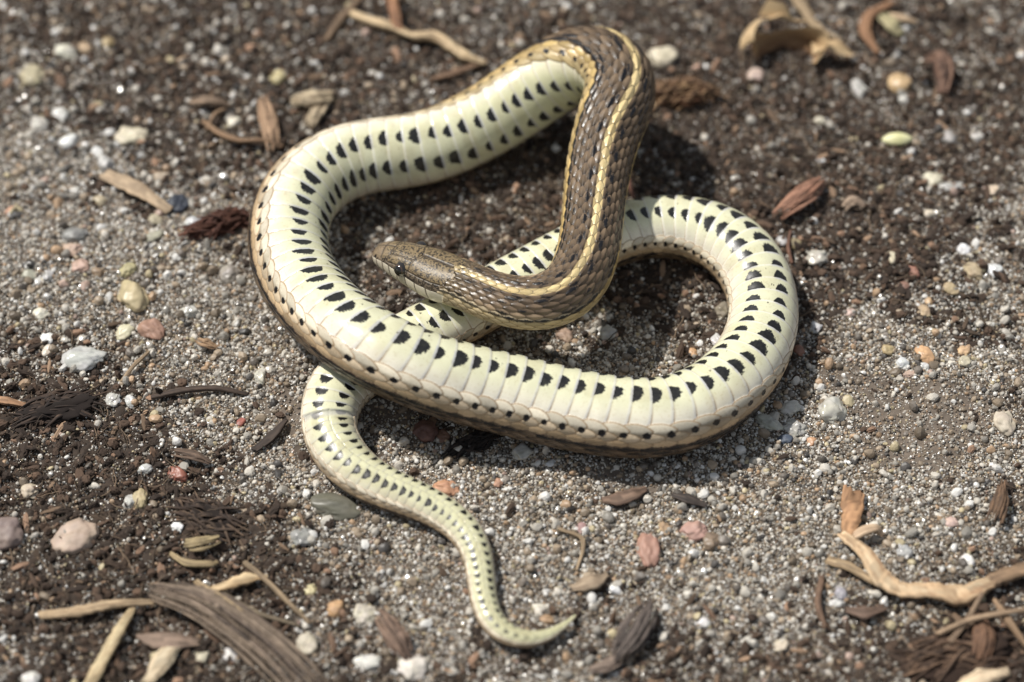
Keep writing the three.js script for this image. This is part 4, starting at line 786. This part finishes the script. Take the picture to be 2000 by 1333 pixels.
litter('straw_scrap', 'small olive-yellow straw scrap in dark soil above the frayed straw', 'straw', [[-60.2, 1.4, 48.3], [-57.09, 2.2, 48.37], [-54.03, 1.8, 47.22]], [2.4, 3, 1.4], 0.4, ['#7d6840', '#b29a62'], { strands: 6 });
litter('straw_scrap', 'thin bent straw scrap pointing up-left above the frayed straw', 'straw', [[-62.51, 1.2, 49.95], [-59.59, 2, 52.24], [-54.92, 1.8, 52.55], [-54.31, 1, 51.82]], [0.8, 1.3, 1.2, 0.7], 0.6, ['#8f7548', '#c6ab70'], {});
litter('bark_chip', 'brown slanting bark chip at the bottom between the tail and the dark bark strip', 'bark', [[-24.1, 1.2, 63.45], [-21.93, 2.2, 66.81], [-19.81, 2.2, 70.18], [-18.14, 1.2, 72.72]], [2.6, 4.2, 4.4, 2.4], 0.3, ['#5c4434', '#927258', '#755846'], { strands: 9 });
litter('bark_scrap', 'grey fibrous scrap of bark right of the tail tip', 'bark', [[24.9, 1.6, 61.34], [22.86, 2.8, 65.48], [20.73, 2.6, 69.36], [18.13, 1.4, 72.83]], [2.4, 5.4, 5, 1.6], 0.3, ['#3c312b', '#75655a', '#54463d'], { strands: 13 });
litter('bark_scrap', 'lighter ragged scrap at the foot of the grey fibrous bark', 'bark', [[19.54, 1.2, 71.47], [17.2, 1.8, 73.27], [13.57, 1.2, 74.37]], [2.6, 2.4, 1], 0.3, ['#6a5648', '#a18872'], { strands: 6 });
litter('seed_husk', 'tan canoe-shaped husk right of the lower tail', 'husk', [[11.33, 0.9, 57.46], [12.99, 1.6, 57.24], [15.04, 1.8, 56.71], [16.96, 1, 55.12]], [1.2, 3, 3, 1], 0.35, ['#8f7658', '#b39a78'], { lanes: 16 });
litter('bark_chip', 'flat red-brown chip on sand below the snake, right of centre', 'bark', [[17.58, 1, 38.06], [20.05, 1.5, 37.94], [22.55, 1.5, 37.25], [24.53, 0.9, 36.03]], [1.2, 2.8, 2.6, 1.2], 0.3, ['#644a38', '#86674e'], { lanes: 16 });
litter('bark_chip', 'dark grey-brown chip right of the flat red-brown one', 'bark', [[30.42, 0.9, 37.3], [32.93, 1.4, 38.22], [35.87, 0.9, 39.14]], [1, 2.2, 1], 0.35, ['#3a302b', '#54463c'], {});
// the forked straw at lower right
{
  const o = new THREE.Group(), part = (name, g) => { const m = new THREE.Mesh(g, fibreMat(0.75)); m.name = numbered(name); o.add(m); };
  part('stalk', rod([[63.74, 1.8, 37.91], [62.81, 2.4, 43.11], [61.56, 2.6, 47.29]], [4.2, 3.4, 2.2], 0.3, ['#8a5c30', '#c58d52', '#a97742'], 940, { lanes: 20, grain: 0.9 }));
  part('stalk', rod([[61.26, 2.6, 47.52], [64.49, 2.6, 51.07], [67.14, 2.6, 56.34], [70.45, 2.4, 58.6], [75.72, 2.6, 59.16], [81.16, 2.8, 59.71], [85.94, 2.4, 57.52]], [2, 2.8, 3.8, 3, 3.2, 4.2, 2.4], 0.4, ['#a67a4c', '#d3aa74', '#e0c190'], 941, { lanes: 18, grain: 0.8 }));
  part('stalk', rod([[84.8, 2, 57.49], [88.72, 2.2, 55.65], [96.14, 2, 52.68]], [2.4, 3, 2.6], 0.4, ['#6f5336', '#a68156'], 942, {}));
  part('side_shoot', rod([[58.62, 1, 51.82], [61.13, 1.6, 53.3], [64.14, 2, 55.53], [66.91, 2, 57.49]], [1.8, 1.9, 1.5, 1.2], 0.5, ['#93754c', '#bd9d6c'], 943, {}));
  part('side_shoot', rod([[62.83, 2.2, 47.26], [65.09, 3, 46.21], [67.2, 3, 45.76], [68.05, 1.8, 46.32]], [1.6, 1.8, 1.6, 1], 0.6, ['#b08a62', '#dcb98c'], 944, {}));
  add(o, 'forked_straw', 'bent orange-tan forked straw on the sand at lower right', 'straw');
}
litter('root', 'brown bundled root scrap standing up near the right edge, above the forked straw', 'root', [[92.19, 1.2, 34.27], [90.64, 2.6, 39.83], [88.95, 1.6, 43.94]], [1.2, 2.8, 3.6], 0.4, ['#4a3524', '#8a6540', '#6b4a2e'], { strands: 9 });
litter('straw', 'thin straw crossing the lower right corner', 'straw', [[76.14, 2.4, 67.78], [82.06, 4, 65.78], [92.31, 4.4, 63.69]], [0.9, 1.1, 0.9], 0.7, ['#7d6142', '#b39169'], {});
litter('straw', 'thin stem slanting up from the bottom to the forked straw', 'straw', [[77.39, 1.6, 69.82], [81.26, 3.4, 65.63], [84.21, 4.6, 61.04]], [0.9, 1, 0.7], 0.7, ['#6b523a', '#a38460'], {});
litter('straw', 'thin stem slanting down to the right edge at lower right', 'straw', [[86.91, 3, 61.34], [88.75, 3.4, 65.63], [91.55, 2, 69.64]], [1, 1.2, 1], 0.7, ['#80603f', '#b08a5e'], {});
litter('bark_scrap', 'orange-brown fibrous scrap in the lower right corner', 'bark', [[84.3, 1.2, 63.24], [83.88, 3, 68.55], [82.87, 1.4, 72.83]], [2, 4, 3], 0.3, ['#5e3f29', '#97683f'], { strands: 11 });
litter('wood_splinter', 'pale wood splinter cut by the bottom edge at lower right', 'splinter', [[79.28, 1, 77.55], [82.85, 2, 76.48], [86.97, 1.2, 74.99]], [2.4, 3.6, 1.6], 0.4, ['#c8a578', '#ecd2a6'], {});
litter('root', 'thin brown upright rootlet left of the lower right straw fork', 'root', [[56.34, 1, 55.56], [55.16, 1.8, 60.93], [56.15, 1, 65.46]], [1, 1.3, 0.9], 0.6, ['#5f432f', '#8e6a4a'], {});
litter('bark_chip', 'brown blurred chip below the forked straw', 'bark', [[60.87, 0.9, 62.2], [63.61, 1.8, 63.18], [66.61, 1, 61.84]], [1.4, 3, 1.4], 0.35, ['#5e4634', '#856650'], {});
litter('rootlet', 'pale branched rootlet lying right of the tail', 'root', [[8.89, 0.9, 45.06], [12.82, 1.4, 46.96], [12.96, 1.2, 49.73], [11.77, 0.8, 53.46]], [0.6, 0.8, 0.7, 0.5], 0.8, ['#8f7450', '#b89a6e'], {});
// upper half
litter('root', 'pale crooked root lying behind the snake at the top', 'root', [[-35.34, 1.6, -91.11], [-30.41, 2.4, -87.38], [-25.84, 2.4, -85.46], [-21.96, 2.4, -83.23], [-16.79, 2.6, -82.7], [-12.93, 2.6, -79.23], [-9.78, 2.4, -76.92], [-6.45, 1.4, -76.05]], [1.8, 2.4, 2.4, 1.8, 2.6, 2.4, 2.6, 1.4], 0.7, ['#9c7a4c', '#d8b985', '#c2a06a'], {});
litter('root', 'orange-brown root coming down from the top edge to the pale crooked root', 'root', [[-27.05, 3, -95.5], [-25.94, 3.4, -89.88], [-25.16, 2.6, -85.57]], [2.4, 2.6, 2], 0.7, ['#7a4e2c', '#a9723f'], {});
litter('twig', 'thin twig lying under the right end of the pale crooked root', 'twig', [[-17.15, 1, -71.48], [-12.18, 1.6, -72.74], [-6.23, 1.2, -76.25]], [1, 1.6, 1.4], 0.7, ['#6b4c32', '#9a734c'], {});
litter('root', 'brown rootlet in blurred soil left of the pale crooked root', 'root', [[-40.47, 1, -84.02], [-37.54, 1.8, -89.93], [-34.16, 1.2, -94.79]], [1.4, 1.8, 1.2], 0.7, ['#6d5338', '#9a7a54'], {});
litter('wood_splinter', 'upright peach-brown wood splinter above the left bend of the snake', 'splinter', [[-53.52, 1.6, -65.07], [-52.24, 2.2, -59.67], [-51.01, 2, -53.91], [-50.06, 1.2, -48.21]], [2.4, 3.8, 3.6, 2.6], 0.35, ['#8d6a48', '#bd9468', '#a07a54'], { strands: 9 });
litter('bark_chip', 'brown chip lying level left of the upright wood splinter', 'bark', [[-69.05, 1.2, -63.94], [-65.6, 2.2, -63.28], [-62.55, 2, -63.17], [-60.02, 1, -63.23]], [1.6, 3, 2.6, 1.2], 0.4, ['#5e4836', '#a08262'], { strands: 6 });
litter('wood_strip', 'pale flat strip of wood with a broken corner at far left', 'wood', [[-83.82, 1.4, -42.82], [-80.12, 2, -40.85], [-75.99, 2, -37.72], [-71.51, 1.4, -34.31]], [2.8, 3.6, 3, 2], 0.28, ['#a88a66', '#c9aa80', '#b8976e'], { lanes: 16, grain: 0.4 });
litter('rootlet', 'tangled thin rootlet around the foot of the upright splinter', 'root', [[-65.54, 1, -58.42], [-61.63, 1.8, -54.1], [-57.09, 2.2, -51.66], [-52.53, 2.6, -51.58], [-48.73, 1.4, -51.24]], [0.8, 1.2, 1.2, 1, 0.7], 0.8, ['#7d5a38', '#a88254'], {});
litter('rootlet', 'curly rootlet rising between the round cream pebble and the splinter', 'root', [[-64.74, 1, -56.63], [-63.19, 1.8, -60.05], [-60.62, 1.2, -62.73]], [0.7, 0.9, 0.6], 0.8, ['#7a5a3c', '#a5825a'], {});
for (const [label, pts, w, cols] of [
  ['crumbling beige flake of wood beyond the left bend, widest piece', [[-46.97, 1, -64.74], [-42.69, 2.2, -64.19], [-38.23, 1.2, -65.77]], [3, 5, 3], ['#9c8460', '#cdb78c']],
  ['crumbling beige flake of wood standing below the widest one beyond the left bend', [[-40.8, 1.2, -64.55], [-41.82, 1.8, -59.75], [-43.01, 1, -56.63]], [3.4, 3, 2.2], ['#9a8260', '#c4ad84']],
]) litter('wood_flake', label, 'wood', pts, w, 0.3, cols, { strands: 7 });
litter('straw', 'tan grass blade coming in from the top edge, right of the curled leaf', 'straw', [[63.34, 2, -96.23], [65.24, 3, -89.97], [67.04, 2.4, -86.42], [71.83, 1.4, -83.29]], [2.6, 2.6, 2, 1], 0.35, ['#8f7650', '#b99a6c'], {});
litter('straw', 'orange-brown forked grass blade at the upper right', 'straw', [[84.16, 1.6, -94.36], [79.07, 2.6, -90.07], [77.53, 2.4, -85.46], [79.58, 1.2, -79.7]], [1.6, 2.4, 2.6, 1.2], 0.4, ['#80552f', '#ab7846'], {});
litter('straw', 'yellowish blade right of the orange-brown forked one', 'straw', [[81.49, 1.2, -92.18], [83.58, 2.2, -87.26], [85.1, 1.2, -85.41]], [2, 4, 2.2], 0.3, ['#8f8452', '#b7a874'], {});
litter('straw', 'pale tan splinter lying right of the yellowish blade', 'straw', [[84.44, 1.6, -90.46], [86.78, 1.8, -89.29], [88.91, 1, -89.15]], [1.6, 2, 1], 0.5, ['#a4845c', '#c6a67a'], {});
litter('dry_leaf_scrap', 'rust-brown dead leaf scrap hanging downwards at upper right', 'leaf', [[89.72, 1.4, -76.67], [92.66, 3.6, -76.03], [93.42, 2.6, -71.75], [92.65, 1, -66.87]], [2, 5, 4, 2], 0.16, ['#5e4030', '#8c6448'], { strands: 8 });
litter('bark_scrap', 'rust-brown shredded scrap of bark right behind the right-hand loop', 'bark', [[54.13, 1.2, -31.41], [57.29, 2.8, -33.63], [61, 3, -36.83], [64.47, 1.6, -41.21]], [2.6, 4, 4.6, 2.4], 0.3, ['#7a482c', '#b07a58', '#8e5a3a'], { strands: 11 });
litter('bark_scrap', 'pale torn scrap of bark right of the rust-brown shredded one', 'bark', [[68.37, 1, -34.1], [70.47, 2.2, -35.57], [72.85, 1, -34.66]], [1.6, 2.6, 1.6], 0.3, ['#8f7458', '#c0a284'], { strands: 6 });
litter('rootlet', 'thin reddish rootlet leaning behind the neck', 'root', [[25.23, 1, -37.76], [24.41, 2.6, -40.59], [23.82, 4, -43.9]], [0.7, 0.8, 0.7], 0.8, ['#7a4a36', '#a06a50'], {});
litter('rootlet', 'brown rootlet on soil right of the right-hand loop', 'root', [[56.54, 0.9, -19.86], [56.08, 1.8, -23.17], [56.92, 1, -27.7]], [0.6, 0.8, 0.6], 0.8, ['#5e3c28', '#8e5e42'], {});
litter('straw_scrap', 'orange straw scrap at the left edge in dark soil', 'straw', [[-100.18, 1, 14.51], [-97.18, 1.6, 15.45], [-94.25, 1, 15.98]], [1.4, 1.8, 0.9], 0.5, ['#94653c', '#c08c58'], {});
litter('straw_scrap', 'frayed tan straw scrap between the milky quartz and the snake', 'straw', [[-62.27, 0.9, 0.38], [-60.09, 1.6, 1.44], [-57.5, 0.9, 2.17]], [1.2, 2.2, 0.8], 0.4, ['#8e6840', '#c09766'], { strands: 6 });
litter('rootlet', 'thin rootlet slanting under the milky quartz clump', 'root', [[-75.62, 0.8, 9.65], [-74, 1.6, 7.01], [-71.47, 1, 3.01]], [0.8, 0.9, 0.6], 0.8, ['#8a7050', '#b39468'], {});
litter('twig', 'dark twig lying on sand below the left bend of the snake', 'twig', [[-69.22, 0.9, 13.94], [-64.28, 1.5, 13.16], [-57.47, 1.2, 12.19], [-51.51, 0.8, 12.88]], [0.9, 1.3, 1.2, 0.7], 0.7, ['#33261d', '#5e4836'], {});
litter('bark_chip', 'dark slanting splinter of bark left of the tail loop', 'bark', [[-48.61, 0.9, 26.06], [-45.79, 1.6, 23.69], [-43.52, 1, 20.12]], [1.2, 2.2, 1], 0.4, ['#30251d', '#4c3b2e'], {});
litter('bark_chip', 'brown torn chip in dark soil left of the tail loop', 'bark', [[-65.03, 1, 27.08], [-60.77, 1.8, 28.12], [-57.05, 1, 29.68]], [1.4, 2.6, 1.2], 0.4, ['#54402f', '#7d6048'], { strands: 6 });

// ---------------------------------------------------------------- soft, branching remains
function tuft(label, name, category, centre, size, count, seed, cols, spread, lift) {   // a shaggy clump of dry fibres round a soft core
  const R = rng(seed), o = new THREE.Group(), [cx, , cz] = centre, list = [];
  const core = rockGeometry(seed, 8, 6, 0.2, 0.7), p = core.attributes.position, ca = core.attributes.color, dark = lin(cols[0]);
  for (let i = 0; i < ca.count; i++) ca.setXYZ(i, dark.r * ca.getX(i), dark.g * ca.getY(i), dark.b * ca.getZ(i));
  const cm = new THREE.Mesh(core, fibreMat(0.95)); cm.scale.set(size[0] * 0.42 * MM, size[1] * 0.4 * MM, size[2] * 0.42 * MM); cm.rotation.y = spread; cm.position.set(cx * MM, (groundHeight(cx, cz) + size[1] * 0.3) * MM, cz * MM); cm.name = numbered('core'); o.add(cm);
  for (let i = 0; i < count; i++) {
    const a = R() * 6.283, q = Math.sqrt(R()) * 0.42, bx = Math.cos(a) * size[0] * q, bz = Math.sin(a) * size[2] * q, dir = spread + (R() - 0.5) * 1.5 + (R() < 0.5 ? Math.PI : 0), l = size[0] * (0.2 + 0.35 * R()), y = size[1] * (0.25 + 0.6 * R()) * (1 - q);
    const sx = cx + bx * Math.cos(spread) + bz * Math.sin(spread), sz = cz - bx * Math.sin(spread) + bz * Math.cos(spread), dx = Math.cos(dir) * l, dz = -Math.sin(dir) * l, w = 0.35 + 0.5 * R();
    list.push(rod([[sx - dx / 2, y * (0.4 + 0.5 * R()), sz - dz / 2], [sx, y + lift * R(), sz + (R() - 0.5)], [sx + dx / 2, y * (0.2 + 0.6 * R()), sz + dz / 2]], [w * 0.6, w, w * 0.4], 0.7, cols, seed * 7 + i, { lanes: 5 }));
  }
  const f = new THREE.Mesh(mergeGeometries(list), fibreMat(0.85)); f.name = numbered('fibres'); f.userData.kind = 'stuff'; o.add(f);
  return add(o, name, label, category);
}
tuft('shaggy brown clump of grass roots right of the snake\'s raised bend', 'root_clump', 'root', [37.02, 0, -66.62], [14, 6, 7], 150, 61, ['#4a2f1c', '#8a6238', '#b08850'], 0.1, 1.2);
tuft('rust-red crumbly clump of rotted bark against the outside of the left bend', 'bark_clump', 'bark', [-60.52, 0, -29.67], [15, 5, 5.4], 70, 62, ['#3c2013', '#63341f', '#7d4a2e'], 0.42, 0.4);
tuft('matted dark brown wad of peat in the soil at far left', 'peat_wad', 'peat', [-87.81, 0, 16.72], [17, 2.6, 8], 110, 63, ['#1d140f', '#3c2a1e', '#5e452f'], 0.3, 0.4);
tuft('matted brown wad of peat fibres above the frayed straw', 'peat_wad', 'peat', [-57.14, 0, 41.52], [14, 2.6, 8], 110, 64, ['#1d140f', '#463223', '#7d6144'], -0.5, 0.5);
tuft('low dark wad of peat below the snake beside the dark red-brown stone', 'peat_wad', 'peat', [-6.83, 0, 24.94], [12, 2.2, 4], 80, 65, ['#171009', '#2c2018', '#443226'], 0.5, 0.3);
tuft('brown wad of matted fibres in the lower right corner', 'peat_wad', 'peat', [80.23, 0, 70.98], [22, 3, 12], 130, 66, ['#2c1d13', '#5c4029', '#8e6a48'], 0.2, 0.6);

// the curled dead leaf at upper right: rim standing up round a dark hollow, a wing to the right
{
  const o = new THREE.Group(), [lx, , lz] = [59.77, 0, -77.76], cols = ['#6d4c30', '#b0926a', '#cdb48c'].map(lin), dark = lin('#4a2f20');
  const sheet = (nu, nv, f, tint) => {
    const P = [], C = [], I = [], k = new THREE.Color();
    for (let i = 0; i <= nu; i++) for (let j = 0; j <= nv; j++) { const u = i / nu, v = j / nv, [x, y, z] = f(u, v); P.push((lx + x) * MM, (groundHeight(lx, lz) + y) * MM, (lz + z) * MM); const t = clamp(tint(u, v) + 0.4 * (fbm(u * 9, v * 6, 71) - 0.5), 0, 1) * 2, c = Math.min(Math.floor(t), 1); k.copy(cols[c]).lerp(cols[c + 1], t - c); C.push(k.r, k.g, k.b); }
    for (let i = 0; i < nu; i++) for (let j = 0; j < nv; j++) { const a = i * (nv + 1) + j, b = a + nv + 1; I.push(a, b, a + 1, a + 1, b, b + 1); }
    const g = new THREE.BufferGeometry(); g.setAttribute('position', new THREE.Float32BufferAttribute(P, 3)); g.setAttribute('color', new THREE.Float32BufferAttribute(C, 3)); g.setIndex(I); g.computeVertexNormals(); return g;
  };
  const m = new THREE.MeshPhysicalMaterial({ name: 'dead_leaf', vertexColors: true, roughness: 0.8, side: THREE.DoubleSide, transmission: 0.15 });
  const put = (name, g) => { const q = new THREE.Mesh(g, m); q.name = numbered(name); o.add(q); };
  // bowl-shaped blade, open to the front
  put('blade', sheet(48, 20, (u, v) => { const a = (200 - 230 * u) * RAD, r = 5.2 + 1.5 * v + 0.7 * Math.sin(u * 17) * v, y = 0.4 + 8.2 * v * (0.75 + 0.3 * Math.sin(u * 9 + 1)) * (0.65 + 0.35 * Math.sin(Math.PI * u)); return [r * Math.cos(a) * 1.15 + 0.4 * Math.sin(v * 9), y, -r * Math.sin(a) * 0.8 + 0.9 * Math.sin(v * 5 + u * 4)]; }, (u, v) => 0.05 + 0.95 * Math.pow(v, 2.2)));
  put('rim', sheet(40, 8, (u, v) => { const a = (190 - 130 * u) * RAD, r = 6.6 + 2.4 * v; return [r * Math.cos(a) * 1.15, 7.2 + 1.6 * Math.sin(Math.PI * u) - 2.6 * v * v + 0.4 * Math.sin(u * 20), -r * Math.sin(a) * 0.8]; }, (u, v) => 0.75));
  put('wing', sheet(34, 10, (u, v) => { const x = 5.5 + 9 * u; return [x, 2.2 + 2.2 * Math.sin(Math.PI * (0.15 + u * 0.85)) + 1.3 * (v - 0.5) * Math.sin(u * 7), -1 + (v - 0.5) * 4.4 * (1 - 0.55 * u) + 1.2 * u]; }, (u, v) => 0.55 + 0.3 * v));
  put('tip', sheet(20, 10, (u, v) => { const a = 2.3 - 1.2 * v; return [-2.5 + 5.2 * (v - 0.5) * (1 - 0.5 * u) * 1.4, 7.5 + 3.6 * u, -5.6 - 1.4 * u + 1.4 * Math.cos(a)]; }, () => 0.9));
  add(o, 'dry_leaf', 'curled tan dead leaf with a dark hollow, at the upper right', 'leaf');
}
// the pale green seed husk
{
  const g = new THREE.SphereGeometry(1, 32, 20), p = g.attributes.position, C = [], a = lin('#dad6a8'), b = lin('#b8b67c'), k = new THREE.Color();
  for (let i = 0; i < p.count; i++) { const x = p.getX(i), y = p.getY(i), z = p.getZ(i), taper = 1 - 0.25 * x * x; p.setXYZ(i, x, y * taper, z * taper * (1 + 0.06 * Math.sin(Math.atan2(z, y) * 6))); k.copy(a).lerp(b, Math.exp(-((x * 3) ** 2)) * 0.8 * noise2(x * 6 + 9, z * 6 + 9, 81) + 0.1); C.push(k.r, k.g, k.b); }
  g.setAttribute('color', new THREE.Float32BufferAttribute(C, 3)); g.computeVertexNormals();
  const m = new THREE.Mesh(g, new THREE.MeshPhysicalMaterial({ name: 'seed_husk', vertexColors: true, roughness: 0.5 })), [x, , z] = [81.51, 0, -53.72];
  m.scale.set(3.3 * MM, 1.3 * MM, 1.6 * MM); m.position.set(x * MM, (groundHeight(x, z) + 1) * MM, z * MM); m.rotation.y = 0.05;
  add(m, 'seed_husk', 'pale green oblong seed husk on dark soil at right', 'husk');
}

renderer.render(scene, camera);
